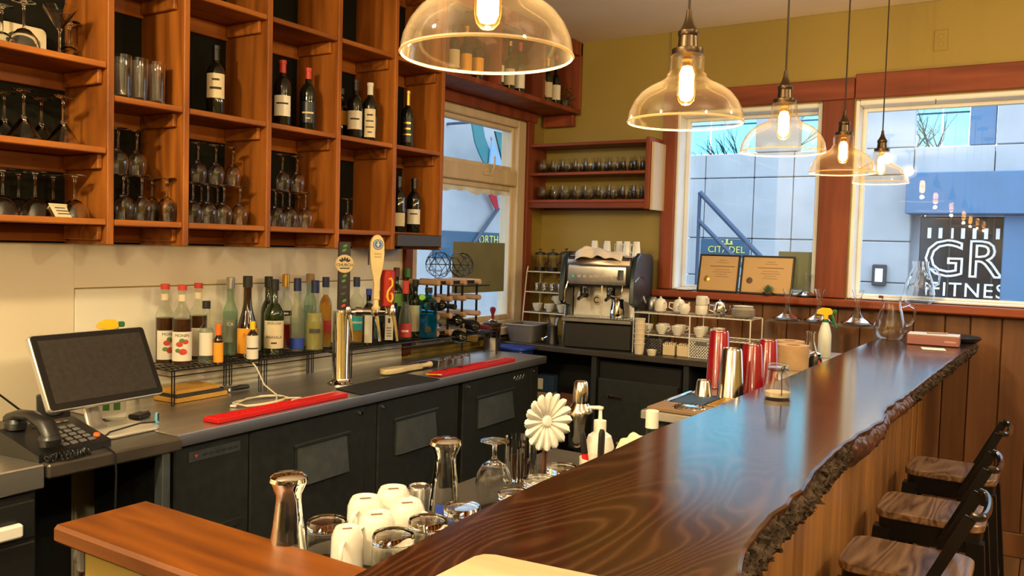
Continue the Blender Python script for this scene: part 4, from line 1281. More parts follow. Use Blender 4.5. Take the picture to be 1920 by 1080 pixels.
bottle('small bitters bottle with yellow cap wrapped in a white paper label', (-2.905, 2.464, ZR), H=.150, R_=.024, rn=.010, hs=.10, hn=.125, glass=BOT_BROWN, lab=PAPER, lz=(.004, .105), cap=YELLOWCAP, cap_h=.035, span=330, txt=[('-------', .011, .05)])
bottle('broad dark green fortified wine bottle with cream label reading marsala', (-2.975, 2.645, ZR), H=.318, R_=.044, rn=.0165, hs=.175, hn=.235, glass=BOT_GREEN, lab=PAPER_CR, lz=(.03, .155), cap=BLACK_PL, cap_h=.05, txt=[('SPERONE', .016, .143), ('MARSALA', .0175, .080), ('---', .012, .055)], span=140)
bottle('dark green bottle half hidden behind the marsala bottle', (-3.085, 2.707, ZR), H=.325, R_=.034, rn=.0155, hs=.18, hn=.24, glass=BOT_GREEN, lab=None, cap=BLACK_PL, cap_h=.05)
bottle('clear bottle with gold cap and a rest of red spirit', (-3.085, 2.811, ZR), H=.330, R_=.031, rn=.0145, hs=.2, hn=.25, glass=BOT_CLEAR, liq=LQ_RED, fill=.36, lab=BLACK_PL, lz=(.16, .185), cap=GOLD, cap_h=.06, txt=[('---', .014, .172)], ink=PAPER)
bottle('clear square-shouldered bottle with navy cap and blue foot label', (-2.99, 2.797, ZR), H=.315, R_=.033, rn=.0145, hs=.17, hn=.235, kind='s', glass=BOT_CLEAR, liq=LQ_CLEAR, fill=.5, lab=BLUELAB, lz=(.012, .062), cap=NAVYCAP, cap_h=.06, span=200)
bottle('clear bottle with cork stopper behind the navy-capped bottles', (-3.09, 2.974, ZR), H=.335, R_=.031, rn=.017, hs=.2, hn=.26, glass=BOT_PALE, liq=LQ_CLEAR, lab=None, cap=CORKM, cap_h=.045)
bottle('ribbed beehive bottle of pale yellow liqueur with dark cap', (-2.955, 2.876, ZR), H=.305, R_=.043, rn=.016, hs=.12, hn=.235, kind='s', glass=BOT_CLEAR, liq=LQ_PALE, fill=.58, lab=GREENLAB, lz=(.085, .105), cap=NAVYCAP, cap_h=.06, span=70)
bottle('bottle of amber spirit with navy cap next to the black tap handle', (-3.02, 3.010, ZR), H=.320, R_=.031, rn=.0145, hs=.2, hn=.25, glass=BOT_CLEAR, liq=LQ_AMBER, fill=.8, lab=REDLAB, lz=(.07, .13), cap=NAVYCAP, cap_h=.05)
bottle('bottle with navy cap and bright teal label behind the beer taps', (-3.04, 3.250, ZR), H=.315, R_=.038, rn=.0145, hs=.2, hn=.25, glass=BOT_CLEAR, liq=LQ_AMBER, fill=.3, lab=TEALLAB, lz=(.065, .135), cap=NAVYCAP, cap_h=.05, span=160, txt=[('-----', .018, .105)], ink=PAPER)
bottle('slender dark blue bottle with a tall white label behind the tap spouts', (-2.925, 3.217, ZR), H=.27, R_=.031, rn=.0125, hs=.17, hn=.21, glass=BOT_DARK, lab=PAPER, lz=(.012, .155), cap=BLUELAB, cap_h=.03, span=75)
bottle('teal glass bottle next to the boxed white gin label', (-3.05, 3.421, ZR), H=.25, R_=.040, rn=.015, hs=.165, hn=.2, glass=BOT_TEAL, liq=LQ_CLEAR, fill=.4, lab=None, cap=BLACK_PL, cap_h=.025)
# gin: flat square bottle, dark sides, tall white label
def gin(label, loc):
    t = thing('bottle', label, 'bottle', loc, face_cam(loc[0], loc[1]))
    MB().box(-.032, .032, -.045, .045, 0, .19, .012).prism(rrect(.06, .085, .02), .185, .205).build('body', mat('ink_blue_glass', (.006, .010, .016), .08, coat=.4), t)
    MB().lathe([(.014, .20), (.014, .225), (.020, .226), (.020, .250), (0, .251)], 18).build('cap', BLACK_PL, t)
    lb = MB().box(.0325, .0335, -.021, .021, .01, .165, .001).build('label', PAPER, t)
    MB().box(.0337, .0341, -.006, .006, .10, .125, .0).build('portrait', INK, lb)
    for kk in range(4): MB().box(.0336, .0339, -.012, .012, .03 + kk * .014, .034 + kk * .014).build('printed_line', INK, lb)
    MB().prism([(-.030, .165), (.030, .165), (.022, .178), (0, .186), (-.022, .178)], 0, .001, Matrix(((0, 0, 1, .0325), (1, 0, 0, 0), (0, 1, 0, 0), (0, 0, 0, 1)))).build('top_label', INK_BLUE, t)
gin('square dark gin bottle with a tall white label and flat black stopper', (-2.945, 3.399, ZR))
bottle('dark green bottle with red-brown cap at the back of the gin rack', (-3.085, 3.614, ZR), H=.36, R_=.037, rn=.0145, hs=.24, hn=.29, glass=BOT_GREEN, lab=mat('leaf_green_label', (.10, .24, .03), .6), lz=(.17, .24), cap=mat('brown_cap', (.14, .03, .015), .4), cap_h=.05)
bottle('clear tapered bottle with red cap and raspberry label', (-2.965, 3.554, ZR), H=.285, R_=.036, rn=.0145, hs=.09, hn=.23, kind='s', glass=BOT_CLEAR, liq=LQ_CLEAR, fill=.7, lab=REDLAB, lz=(.012, .085), cap=REDCAP, cap_h=.07, span=130, txt=[('---', .018, .045)], ink=PAPER)
bottle('dark bottle with tan label behind the raspberry bottle', (-3.01, 3.690, ZR), H=.30, R_=.036, rn=.0145, hs=.19, hn=.235, glass=BOT_GREEN, lab=PAPER_CR, lz=(.03, .175), cap=BLACK_PL, cap_h=.04, span=150)
bottle('tall green-capped bottle behind the raspberry bottle', (-3.09, 3.716, ZR), H=.355, R_=.030, rn=.013, hs=.24, hn=.29, glass=BOT_GREEN, lab=None, cap=GREENCAP, cap_h=.05)
def gintag(t, R_):
    MB().lathe([(0, .004), (.016, .003), (.018, 0)], 14, mat=T(.02, -.035, .225, ry=PI / 2)).build('tag', LIMECAP, t)
    MB().lathe([(0, .002), (.017, .001), (.019, 0)], 14, mat=T(R_ + .001, 0, .05, ry=PI / 2)).build('emblem', INK, t)
bottle('broad light blue glass gin bottle with a lime green tag', (-2.905, 3.678, ZR), H=.265, R_=.050, rn=.017, hs=.195, hn=.225, glass=BOT_BLUE, liq=liquid('blue_tinted_spirit', (.10, .45, .60), .25), fill=.5, lab=None, cap=BLACK_PL, cap_h=.03, extra=gintag)

# wine rack with its four bottles, two wire balls on top
wr = thing('wine_rack', 'small wine rack of pale wooden pegs and black metal strips', 'rack', (0, 0, 0))
cy = [3.725, 3.843, 3.977, 4.122]
cz = [1.096, 1.19, 1.285, 1.378]
for j, z in enumerate(cz):
    for i, y in enumerate(cy):
        MB().prism([(y + .017 * math.cos(a * PI / 4 + PI / 8), z + .017 * math.sin(a * PI / 4 + PI / 8)) for a in range(8)], -3.10, -2.87, Matrix(((0, 0, 1, 0), (1, 0, 0, 0), (0, 1, 0, 0), (0, 0, 0, 1))), .003).build('peg', W_PEG, wr)
for i, y in enumerate(cy):
    for x in (-2.895, -3.05):
        MB().box(x - .002, x + .002, y - .009, y + .009, 1.077, 1.375, 0).build('strip', BLACK_MT, wr)
for j in (0, 3):
    for x in (-2.905, -3.04):
        MB().box(x - .003, x + .003, cy[0], cy[3], cz[j] - .008, cz[j] + .008).build('cross_strip', BLACK_MT, wr)
MB().box(-2.99, -2.87, cy[2] - .02, cy[3] + .10, 1.352, 1.358, .001).build('tray', BLACK_MT, wr)
def lying(label, i, z, foil, dx=0, glass=BOT_DARK):
    y = (cy[i] + cy[i + 1]) / 2
    t = thing('wine_bottle', label, 'bottle', (-2.98 + dx, y, z + .028), 0, 'wine bottles lying in the rack')
    M_ = T(-.12, 0, 0, ry=PI / 2 + .04)
    MB().lathe(bprof(.30, .036, .0135, .185, .235) + [(0, .30)], 22, mat=M_).build('body', glass, t, smooth=50)
    MB().lathe([(.0147, .245), (.0147, .283), (.0165, .284), (.0165, .301), (0, .3015)], 16, mat=M_).build('foil', foil, t)
    MB().lathe([(.0364, .06), (.0368, .06), (.0368, .15), (.0364, .15)], 20, mat=M_).build('label', PAPER, t)
lying('wine bottle lying in the second tier from the top, at the blue gin bottle end', 0, 1.232, BLACK_PL, .0)
lying('wine bottle lying in the third tier of the wine rack', 1, 1.140, BLACK_PL, .03)
lying('wine bottle with a gold-ringed neck lying in the lowest tier', 1, 1.048, GOLD, .06)
lying('wine bottle with maroon foil lying at the tamper end of the rack', 2, 1.100, mat('maroon_foil', (.12, .01, .015), .4), .05)
import bmesh
def wire_ball(label, loc, r, seed):
    bm = bmesh.new()
    bmesh.ops.create_icosphere(bm, subdivisions=2, radius=r)
    rnd = random.Random(seed)
    for v in bm.verts:
        v.co *= rnd.uniform(.93, 1.05)
    m = MB()
    zmin = min(v.co.z for v in bm.verts)
    for k, e in enumerate(bm.edges):
        if rnd.random() < .22: continue
        m.tube([e.verts[0].co, e.verts[1].co], .0016, 5, capped=False)
    bm.free()
    o = m.build('wire_ball', BLACK_MT, None, (loc[0], loc[1], loc[2] - zmin + .002))
    return tag(o, label, 'ornament', 'wire balls on the wine rack')
wire_ball('openwork black wire ball on the wine rack, beside the shelving', (-2.97, 3.842, 1.397), .076, 2)
wire_ball('openwork black wire ball on the wine rack, in front of the green screen', (-2.97, 4.058, 1.397), .076, 5)

# tamper canister
t = thing('coffee_canister', 'clear canister with black rim and steel foot past the wine rack', 'canister', (-2.99, 4.44, ZT))
MB().lathe([(.0, 0), (.052, 0), (.054, .004), (.054, .085), (0, .085)], 24).build('foot', STEEL_D, t)
MB().lathe(shell([(.053, .085), (.057, .168)], .002), 24).build('glass', thin_glass('smoky_glass', (.60, .52, .46), .4), t)
MB().lathe([(.045, .166), (.060, .166), (.060, .176), (.045, .176)], 24).build('rim', BLACK_PL, t)
MB().lathe([(0, .086), (.047, .086), (.049, .12), (.02, .13), (0, .132)], 20).build('coffee', mat('ground_coffee', (.05, .02, .008), .9, bump=.5, bscale=200), t)
t = thing('tamper', 'coffee tamper with red handle resting on the clear canister', 'tamper', (-2.99, 4.44, ZT + .177))
MB().lathe([(0, 0), (.029, 0), (.029, .012), (.012, .018), (.010, .022), (0, .023)], 22).build('foot', CHROME, t)
MB().lathe([(0, .022), (.010, .022), (.009, .05), (.014, .065), (.019, .078), (.018, .092), (.010, .098), (0, .099)], 18).build('handle', mat('red_wood', (.22, .012, .015), .3), t)
for xx in (0,):
    MB().box(-.045, .045, -.004, .004, -.0005, .001).build('rest', CHROME, t)

# ================================================================= BEER TOWER
bt = thing('beer_tower', 'chrome beer tower with three tap handles on the steel worktop', 'beer tower', (-2.78, 2.875, ZT), R(-38))
MB().lathe([(0, 0), (.060, 0), (.062, .006), (.055, .012), (.044, .020), (.040, .03), (.040, .335), (.038, .345), (0, .347)], 32).build('column', CHROME, bt)
for a in range(6):
    an = a * PI / 3
    MB().lathe([(.005, .011), (.005, .015), (0, .016)], 8, c=(.052 * math.cos(an), .052 * math.sin(an), 0)).build('bolt', CHROME, bt)
MB().tube([(.0, .03, .335), (.01, .08, .34), (.015, .24, .34)], .017, 12).lathe([(0, .0), (.022, 0), (.022, .03), (0, .03)], 16, mat=T(.01, .06, .34, rx=-PI / 2)).build('manifold', CHROME, bt)
def faucet(y, z, s=1.0):
    m = MB()
    m.tube([(.02, y, z), (.055, y, z + .002), (.075, y + .004, z - .012), (.082, y + .012, z - .06), (.088, y + .02, z - .125)], [.012, .011, .010, .008, .007], 10)
    m.lathe([(0, -.02), (.015, -.02), (.017, -.012), (.017, .012), (.013, .02), (.008, .034), (.010, .045), (.0, .046)], 16, c=(.05, y, z + .008))
    return m.build('faucet', CHROME, bt)
faucet(.02, .34); faucet(.145, .335); faucet(.225, .335)
# black handle
bh = MB().box(.033, .063, -.027, .027, .352, .665, .003).build('tap_handle', mat('black_tap', (.018, .014, .014), .4), bt)
bh['label'] = 'black rectangular tap handle with a round wooden badge'
dk = MB().lathe([(0, .006), (.040, .006), (.042, .004), (.042, 0)], 28, mat=T(.0635, -.0, .563, ry=PI / 2)).build('badge', mat('pale_badge', (.62, .47, .26), .5), bh)
text('CHURCH', .0185, INK, dk, (.0705, 0, .558), extrude=.0006, sx=1.0, spacing=.95)
MB().box(.0696, .0702, -.022, .022, .541, .546).build('printed_line', INK, dk)
for kk in range(5):
    a = R(-56 + kk * 28)
    MB().lathe([(0, .0008), (.0055, .0006), (.006, 0)], 8, mat=T(.0698, math.sin(a) * .021, .568 + math.cos(a) * .017, ry=PI / 2) @ Matrix.Rotation(-a, 4, 'Z') @ Matrix.Diagonal((1.6, .8, 1, 1))).build('leaf_mark', INK, dk)
for kk, (zz, mt) in enumerate(((.645, INK_GREEN), (.625, INK_GREEN), (.508, INK_GREEN), (.485, INK_GREEN), (.455, GREY_PLATE), (.425, GREY_PLATE), (.395, INK_GREEN), (.372, INK_RED))):
    MB().lathe([(0, .0008), (.007, .0006), (.008, 0)], 8, mat=T(.063, .002 * (-1) ** kk, zz, ry=PI / 2) @ Matrix.Rotation(.5, 4, 'Z') @ Matrix.Diagonal((.8, 1.4, 1, 1))).build('hop_print', mt, bh)
# cream paddle handle
m = MB()
out = [(0, .40), (.014, .40), (.013, .43), (.0125, .47), (.016, .50), (.026, .54), (.032, .58), (.0335, .62), (.031, .665), (.024, .685), (.012, .697), (0, .70)]
poly = [(.145 + a, z) for a, z in out] + [(.145 - a, z) for a, z in out[1:-1][::-1]]
m.prism(poly, .060, .088, Matrix(((0, 0, 1, 0), (1, 0, 0, 0), (0, 1, 0, 0), (0, 0, 0, 1))), .004)
ch = m.build('tap_handle', mat('cream_tap', (.78, .60, .30), .4, var=.06, vscale=30), bt)
ch['label'] = 'cream paddle-shaped tap handle with a blue round logo'
MB().lathe([(.0, .352), (.018, .354), (.020, .365), (.013, .375), (.011, .44), (0, .441)], 18, c=(.074, .145, 0)).build('ferrule', mat('cream_tap_foot', (.78, .60, .30), .4), ch)
lg = MB().lathe([(0, .002), (.022, .002), (.024, 0)], 24, mat=T(.0885, .147, .655, ry=PI / 2)).build('logo', mat('logo_blue', (.08, .17, .38), .5), ch)
MB().lathe([(.0195, .0026), (.0185, .0028), (.0175, .0026)], 24, mat=T(.0885, .147, .655, ry=PI / 2)).build('logo_ring', PAPER, lg)
MB().box(.0905, .0912, .144, .150, .645, .668).box(.0905, .0912, .139, .155, .653, .657).build('logo_mark', PAPER, lg)
MB().box(.088, .0886, .130, .164, .608, .616).box(.088, .0886, .132, .162, .594, .602).build('printed_line', mat('pale_ink', (.55, .38, .15), .6), ch)
MB().box(.062, .086, .106, .1085, .56, .64, .0005).build('side_print', INK, ch)
# red handle with a yellow scroll
rh = MB().lathe([(0, .365), (.028, .367), (.034, .372), (.034, .53), (.028, .536), (0, .537)], 28, c=(.03, .205, 0)).build('tap_handle', mat('red_tap', (.42, .02, .012), .3, var=.15, vscale=12), bt)
rh['label'] = 'red cylindrical tap handle with a yellow scroll'
pts = []
for i in range(26):
    a = -PI * .55 + i / 25 * PI * 1.25
    pts.append((a, i))
sc_pts = [(.0, .495), (.3, .50), (.55, .485), (.5, .465), (.2, .455), (-.1, .44), (-.2, .415), (.0, .395), (.35, .39), (.6, .405), (.55, .425), (.3, .43)]
MB().tube([(.03 + .0345 * math.cos(a), .205 + .0345 * math.sin(a), z) for a, z in sc_pts], .0055, 6).build('scroll', mat('tap_yellow', (.85, .50, .02), .4), rh)
MB().tube([(.03, .205, .335), (.03, .205, .366)], .010, 10).build('ferrule', CHROME, rh)

# spare handle lying on a black mat, mats and shot glasses
t = thing('spill_mat', 'black rubber spill mat on the worktop at the foot of the beer tower', 'mat', (-2.63, 2.98, ZT + .001), CA)
MB().prism([(-.075, -.22), (.11, -.26), (.13, .30), (-.10, .33)], 0, .006, b=.002).build('mat', BLACK_RB, t)
t = thing('spill_mat', 'dark rubber mat on the worktop in front of the gin rack', 'mat', (-2.87, 3.58, ZT + .001), CA)
MB().prism(rrect(.16, .42, .02), 0, .005, b=.002).build('mat', BLACK_RB, t)
t = thing('spare_tap_handle', 'cream tap handle lying on the worktop beside the spill mat', 'tap handle', (-2.80, 3.20, ZT + .0085), R(88))
M_ = T(0, 0, .014, ry=0)
ol = [(a, z - .40) for a, z in out]
poly = [(z, a) for a, z in ol] + [(z, -a) for a, z in ol[1:-1][::-1]]
MB().prism([(.28 - p[0], p[1]) for p in poly], 0, .026, T(), .004).build('paddle', mat('cream_tap_b', (.78, .62, .34), .4), t)
MB().lathe([(0, 0), (.012, 0), (.013, .06), (.018, .075), (.017, .088), (0, .09)], 16, mat=T(.27, 0, .014, ry=PI / 2)).build('knob', mat('cream_tap_c', (.78, .62, .34), .4), t)
MB().box(.05, .13, -.0175, -.0165, .006, .02).build('side_print', INK_BLUE, t)
t = thing('bottle_opener', 'small yellow-handled opener lying by the red mat', 'opener', (-2.60, 3.33, ZT + .0085), .6)
MB().tube([(-.03, 0, .005), (.03, 0, .005)], [.006, .005], 8, flat=.6).build('handle', YELLOW, t)
MB().tube([(.03, 0, .005), (.05, 0, .005)], .004, 8).build('shaft', CHROME, t)
def red_mat(label, loc, L, rz):
    t = thing('red_bar_mat', label, 'mat', loc, rz, 'red rubber bar mats')
    MB().box(-.04, .04, 0, L, 0, .016, .002).build('base', RED_RB, t)
    m = MB()
    n = int((L * .62) / .016)
    for i in range(n):
        for k in range(3):
            yy = .014 + i * .016
            m.box(-.026 + k * .017, -.016 + k * .017, yy, yy + .009, .016, .019)
    o = m.build('nubs', RED_RB, t, smooth=0)
    o['kind'] = 'stuff'
    MB().box(-.028, -.020, L * .68, L * .97, .016, .0168).build('pale_print', mat('pale_red_print', (.85, .45, .40), .6), t)
red_mat('red rubber bar mat under the loop of white cable', (-2.535, 1.965, ZT + .001), .70, CA)
red_mat('red rubber bar mat carrying the shot glasses', (-2.605, 3.36, ZT + .001), .75, CA)
for (px, x, y) in ((0, -2.635, 3.461), (1, -2.655, 3.560), (2, -2.63, 3.597), (3, -2.655, 3.699)):
    nm = ('closest to the beer tower', 'second from the beer tower', 'third from the beer tower', 'farthest from the beer tower')[px]
    put('shot_glass', SHOT_UD, 'small upturned shot glass on the red mat, ' + nm, 'glass', (x, y, ZT + .0205), 'shot glasses on the red mat')

# white cable
t = thing('white_cable', 'thin white cable looped on the worktop below the syrup rack', 'cable', (0, 0, 0))
pts = [(-2.90, 2.45, ZR), (-2.87, 2.46, 1.04), (-2.80, 2.44, .98), (-2.72, 2.44, .945)]
cx, cy_ = -2.70, 2.30
for i in range(40):
    a = .6 + i / 39 * 4 * PI
    rr = .10 + .035 * math.sin(i * .35)
    pts.append((cx + rr * .62 * math.cos(a), cy_ + rr * 1.25 * math.sin(a), ZT + .006 + .008 * (i % 7) / 7))
pts += [(-2.60, 2.38, .956), (-2.56, 2.42, .957), (-2.545, 2.36, .957)]
MB().tube(pts, .0032, 6).build('cable', mat('white_cable_sheath', (.75, .66, .48), .5), t)
MB().box(-.012, .012, -.007, .007, 0, .010, .002).build('plug', WHITE_PL, t, (-2.70, 2.20, ZT + .002), (0, 0, .5))

# ================================================================= TILL CORNER
ZP = ZT - .002 + .001
pt = thing('sales_terminal', 'sales terminal with a large dark touch screen on a silver foot', 'monitor', (-2.70, 1.647, 0), .091)
tilt = .452
M_ = T(0, 0, 1.153, ry=-tilt)
W2, H2 = .432, .26
MB().prism(rrect(W2, H2, .014), -.024, -.002, M_ @ Matrix(((0, 0, 1, 0), (1, 0, 0, 0), (0, 1, 0, 0), (0, 0, 0, 1))), .003).build('case', mat('silver_case', (.60, .59, .57), .3, .7), pt)
MB().prism(rrect(W2 - .008, H2 - .008, .011), -.002, .0005, M_ @ Matrix(((0, 0, 1, 0), (1, 0, 0, 0), (0, 1, 0, 0), (0, 0, 0, 1)))).build('bezel', mat('glossy_bezel', (.008, .008, .008), .1), pt)
MB().box(.0006, .001, -.192, .192, -.105, .108, 0, M_).build('screen', mat('dark_screen', (.030, .026, .024), .16, var=.15, vscale=60), pt)
m = MB()
m.tube([(-.03, 0, 1.12), (-.065, 0, 1.04), (-.03, 0, .96), (-.01, 0, ZP + .012)], [.028, .03, .03, .034], 12, flat=.5)
m.build('neck', mat('silver_neck', (.62, .60, .57), .3, .7), pt)
MB().prism(rrect(.20, .22, .03), ZP, ZP + .012, T(.03, .04, 0), .004).build('foot', mat('silver_foot', (.70, .66, .58), .35, .5), pt)
t = thing('spray_bottle', 'yellow and green spray trigger showing above the dark touch screen', 'spray bottle', (-2.96, 1.841, ZP), R(70))
def spray(t, H):
    MB().lathe([(0, 0), (.030, 0), (.032, .005), (.031, H * .48), (.024, H * .62), (.014, H * .74), (.012, H * .78), (0, H * .78)], 20).build('bottle', mat('milky_plastic', (.72, .72, .66), .4), t)
    MB().lathe([(.0155, H * .74), (.0155, H * .80), (.011, H * .81), (.011, H * .86), (0, H * .86)], 16).build('collar', GREEN_PL, t)
    z = H * .86
    MB().prism([(-.045, z + .012), (-.040, z + .030), (-.015, z + .042), (.020, z + .040), (.030, z + .028), (.030, z + .012), (.012, z + .006), (.010, z - .02), (-.010, z - .02), (-.012, z + .006)], -.012, .012, Matrix(((1, 0, 0, 0), (0, 0, 1, 0), (0, 1, 0, 0), (0, 0, 0, 1))), .003).build('head', YELLOW, t)
    MB().box(.030, .052, -.010, .010, z + .014, z + .034, .004).build('nozzle', GREEN_PL, t)
    MB().tube([(.024, 0, z + .012), (.032, 0, z - .005), (.042, 0, z - .035), (.052, 0, z - .055)], [.007, .007, .006, .005], 8).build('trigger', GREEN_PL, t)
spray(t, .36)
# cordless telephone in its cradle
t = thing('cordless_phone', 'black cordless telephone standing in its cradle against the cream wall', 'telephone', (-2.93, 1.614, ZP), R(-25))
MB().prism([(-.05, 0), (.075, 0), (.08, .02), (.02, .055), (-.02, .10), (-.05, .10)], -.05, .05, Matrix(((1, 0, 0, 0), (0, 0, 1, 0), (0, 1, 0, 0), (0, 0, 0, 1))), .006).build('cradle', BLACK_PL, t)
M_ = T(.012, 0, .115, ry=-.38)
hs = MB().prism(rrect(.052, .175, .018), -.013, .013, M_ @ Matrix(((0, 0, 1, 0), (1, 0, 0, 0), (0, 1, 0, 0), (0, 0, 0, 1))), .004).build('handset', BLACK_PL, t)
MB().box(.0132, .0142, -.019, .019, .018, .050, .001, M_).build('screen_frame', mat('pale_grey_plastic', (.45, .43, .38), .4), hs)
MB().box(.0143, .0148, -.014, .014, .023, .045, 0, M_).build('screen', mat('lcd_grey', (.16, .16, .11), .3), hs)
MB().lathe([(0, .004), (.007, .003), (.008, 0)], 12, mat=M_ @ T(.013, 0, .005, ry=PI / 2)).build('button', mat('pale_button', (.5, .47, .4), .4), hs)
for i in range(3):
    for j in range(4):
        MB().box(.0132, .0155, -.020 + i * .0145, -.009 + i * .0145, -.068 + j * .016, -.057 + j * .016, .001, M_).build('button', mat('amber_button', (.30, .22, .12), .5) if (i + j) == 0 else bpy.data.materials['amber_button'], hs)
MB().tube([(-.04, -.03, .02), (-.05, -.10, .05), (-.03, -.16, .11), (.01, -.20, .10), (.03, -.22, .03), (.03, -.24, .004)], .004, 6).build('cord', BLACK_PL, t)
# desk telephone
t = thing('desk_phone', 'black desk telephone with handset, coiled cord and orange button', 'telephone', (-2.56, 1.43, ZP), R(6))
MB().prism([(-.10, .0), (.085, .0), (.085, .022), (-.10, .075)], -.13, .12, Matrix(((1, 0, 0, 0), (0, 0, 1, 0), (0, 1, 0, 0), (0, 0, 0, 1))), .005).build('base', BLACK_PL, t)
def onbase(x, y, dz=0): return (x, y, .022 + (.085 - x) * .2865 + dz)
for i in range(4):
    for j in range(5):
        p = onbase(.060 - j * .024, -.025 + i * .030)
        MB().box(-.008, .008, -.010, .010, 0, .006, .0015, T(*p, ry=.279)).build('button', GREY_PL, t)
for i in range(5):
    p = onbase(-.075, -.03 + i * .026)
    MB().box(-.004, .004, -.007, .007, 0, .004, .001, T(*p, ry=.279)).build('button', GREY_PL, t)
p = onbase(.042, .097)
MB().lathe([(0, .007), (.009, .006), (.011, 0)], 14, mat=T(*p, ry=.279)).build('redial_button', mat('orange_button', (.75, .16, .03), .4), t)
MB().box(-.014, .014, -.055, .055, 0, .002, .0005, T(*onbase(-.085, .03, -.0), ry=.279)).build('display', mat('phone_display', (.05, .03, .02), .2), t)
MB().tube([(.085, -.085, .065), (.06, -.085, .10), (.0, -.088, .122), (-.06, -.085, .118), (-.10, -.085, .10)], [.026, .028, .021, .022, .030], 12, flat=.75).lathe([(0, -.02), (.03, -.02), (.033, .0), (.02, .02), (0, .02)], 16, c=(.075, -.085, .062)).lathe([(0, -.02), (.03, -.02), (.033, .0), (.02, .02), (0, .02)], 16, c=(-.085, -.085, .092)).build('handset', BLACK_PL, t)
pts = []
for i in range(150):
    a = i * .9
    s = i / 149
    x = .10 + .03 * math.sin(s * 6)
    y = -.12 + .26 * s if s < .5 else .01 - .26 * (s - .5)
    pts.append((x + .0 * s + (.025 if s > .5 else 0) + .009 * math.cos(a) * .5, y, .012 + .009 * math.sin(a)))
MB().tube(pts, .003, 5).build('coiled_cord', BLACK_PL, t)
t = thing('terminal_cable', 'thin black cable running from the terminal foot over the counter edge', 'cable', (0, 0, 0))
MB().tube([(-2.62, 1.80, ZP + .02), (-2.60, 1.73, ZP + .03), (-2.60, 1.62, ZP + .018), (-2.55, 1.55, ZP + .006), (-2.45, 1.52, ZP + .006), (-2.41, 1.52, .925), (-2.405, 1.52, .86), (-2.41, 1.52, .74)], .0032, 6).build('cable', BLACK_PL, t)
t = thing('label_box', 'white card box with green squares behind the terminal foot', 'box', (-2.90, 1.794, ZP), R(-30))
MB().box(-.03, .03, -.065, .065, 0, .085, .002).build('box', PAPER, t)
for i in range(3):
    MB().box(.0301, .0308, -.05 + i * .036, -.028 + i * .036, .03, .065).build('green_square', INK_GREEN, t)
t = thing('binder_clip', 'small black clip lying on the steel worktop near the till', 'clip', (-2.80, 1.86, ZT + .001), .4)
MB().box(-.025, .025, -.035, .035, 0, .016, .004).tube([(-.01, .03, .012), (.0, .06, .014), (.012, .03, .012)], .002, 6).build('clip', BLACK_PL, t)
t = thing('blue_plug', 'small light blue plastic plug standing on the steel worktop near the till', 'plug', (-2.675, 1.845, ZT + .001))
MB().lathe([(0, 0), (.009, 0), (.008, .025), (.005, .038), (0, .039)], 12).build('cap', mat('light_blue_plastic', (.16, .42, .62), .3), t)
MB().box(.007, .010, -.003, .003, .008, .036, .001).build('clip', BLACK_PL, t)
t = thing('wooden_box', 'flat yellow wooden box under the syrup rack', 'box', (-3.0, 2.20, ZT + .001), CA)
MB().box(-.07, .07, -.10, .16, 0, .018, .002).build('tray', mat('yellow_wood', (.62, .33, .05), .5), t)
MB().box(-.06, .06, -.09, .15, .019, .034, .002).build('insert', BLACK_PL, t)
MB().box(-.07, .07, -.10, .12, .035, .050, .002).build('lid', bpy.data.materials['yellow_wood'], t)
t = thing('folding_tool', 'black and chrome tool lying behind the syrup rack legs', 'tool', (-2.98, 2.46, ZT + .001), CA)
MB().tube([(0, -.05, .012), (0, .0, .014), (0, .05, .012)], [.008, .012, .009], 8).build('grip', BLACK_PL, t)
MB().lathe([(0, -.012), (.010, -.006), (.010, .006), (0, .012)], 12, c=(0, -.06, .012)).build('knob', CHROME, t)
t = thing('wine_opener', 'dark red waiter corkscrew hanging by the oak-capped end wall', 'corkscrew', (-1.80, .98, .0))
bpy.data.objects.remove(t)

# ================================================================= FAR COUNTER: COFFEE STATION
em = thing('espresso_machine', 'large black and steel two-group espresso machine under the olive wall', 'espresso machine', (-2.365, 4.69, ZF + .001), .2)
em.scale = (.86, 1, 1)
def on_machine(x, y, z):
    x *= .86
    return (-2.365 + x * math.cos(.2) - y * math.sin(.2), 4.69 + x * math.sin(.2) + y * math.cos(.2), ZF + .001 + z)
# local: x -.29..+.27, front at y=0, back y=.46
DKBLUE = mat('blue_black_panel', (.020, .030, .036), .33, var=.15, vscale=6)
MB().box(-.27, .235, .02, .46, 0, .165, .010).build('base', BLACK_PL, em)
for sx in (-.23, .2):
    for sy in (.06, .40):
        pass
MB().box(-.275, .240, -.015, .17, .166, .196, .005).build('drip_tray', STEEL_D, em)
m = MB()
for i in range(22):
    m.box(-.262 + i * .0222, -.250 + i * .0222, -.008, .165, .1965, .2005)
o = m.build('drip_grille', STEEL, em, smooth=0); o['kind'] = 'stuff'
MB().box(-.255, .225, .165, .19, .197, .40, .004).build('splash_panel', STEEL, em)
MB().lathe([(0, .003), (.033, .003), (.034, 0)], 24, mat=T(-.075, .163, .30, rx=PI / 2)).build('emblem_disc', mat('pale_gold', (.62, .52, .36), .3, .7), em)
MB().lathe([(.022, .0042), (.018, .0048), (.014, .0042)], 24, a0=.6, a1=5.6, mat=T(-.075, .163, .30, rx=PI / 2)).build('emblem', BLACK_PL, em)
hd = [(-.01, .395), (-.02, .42), (-.012, .545), (.02, .575), (.46, .575), (.46, .20), (.19, .20), (.19, .385), (.05, .385)]
MX = Matrix(((0, 0, 1, 0), (1, 0, 0, 0), (0, 1, 0, 0), (0, 0, 0, 1)))
MB().prism(hd, -.255, .225, MX, .004).build('body', BLACK_PL, em)
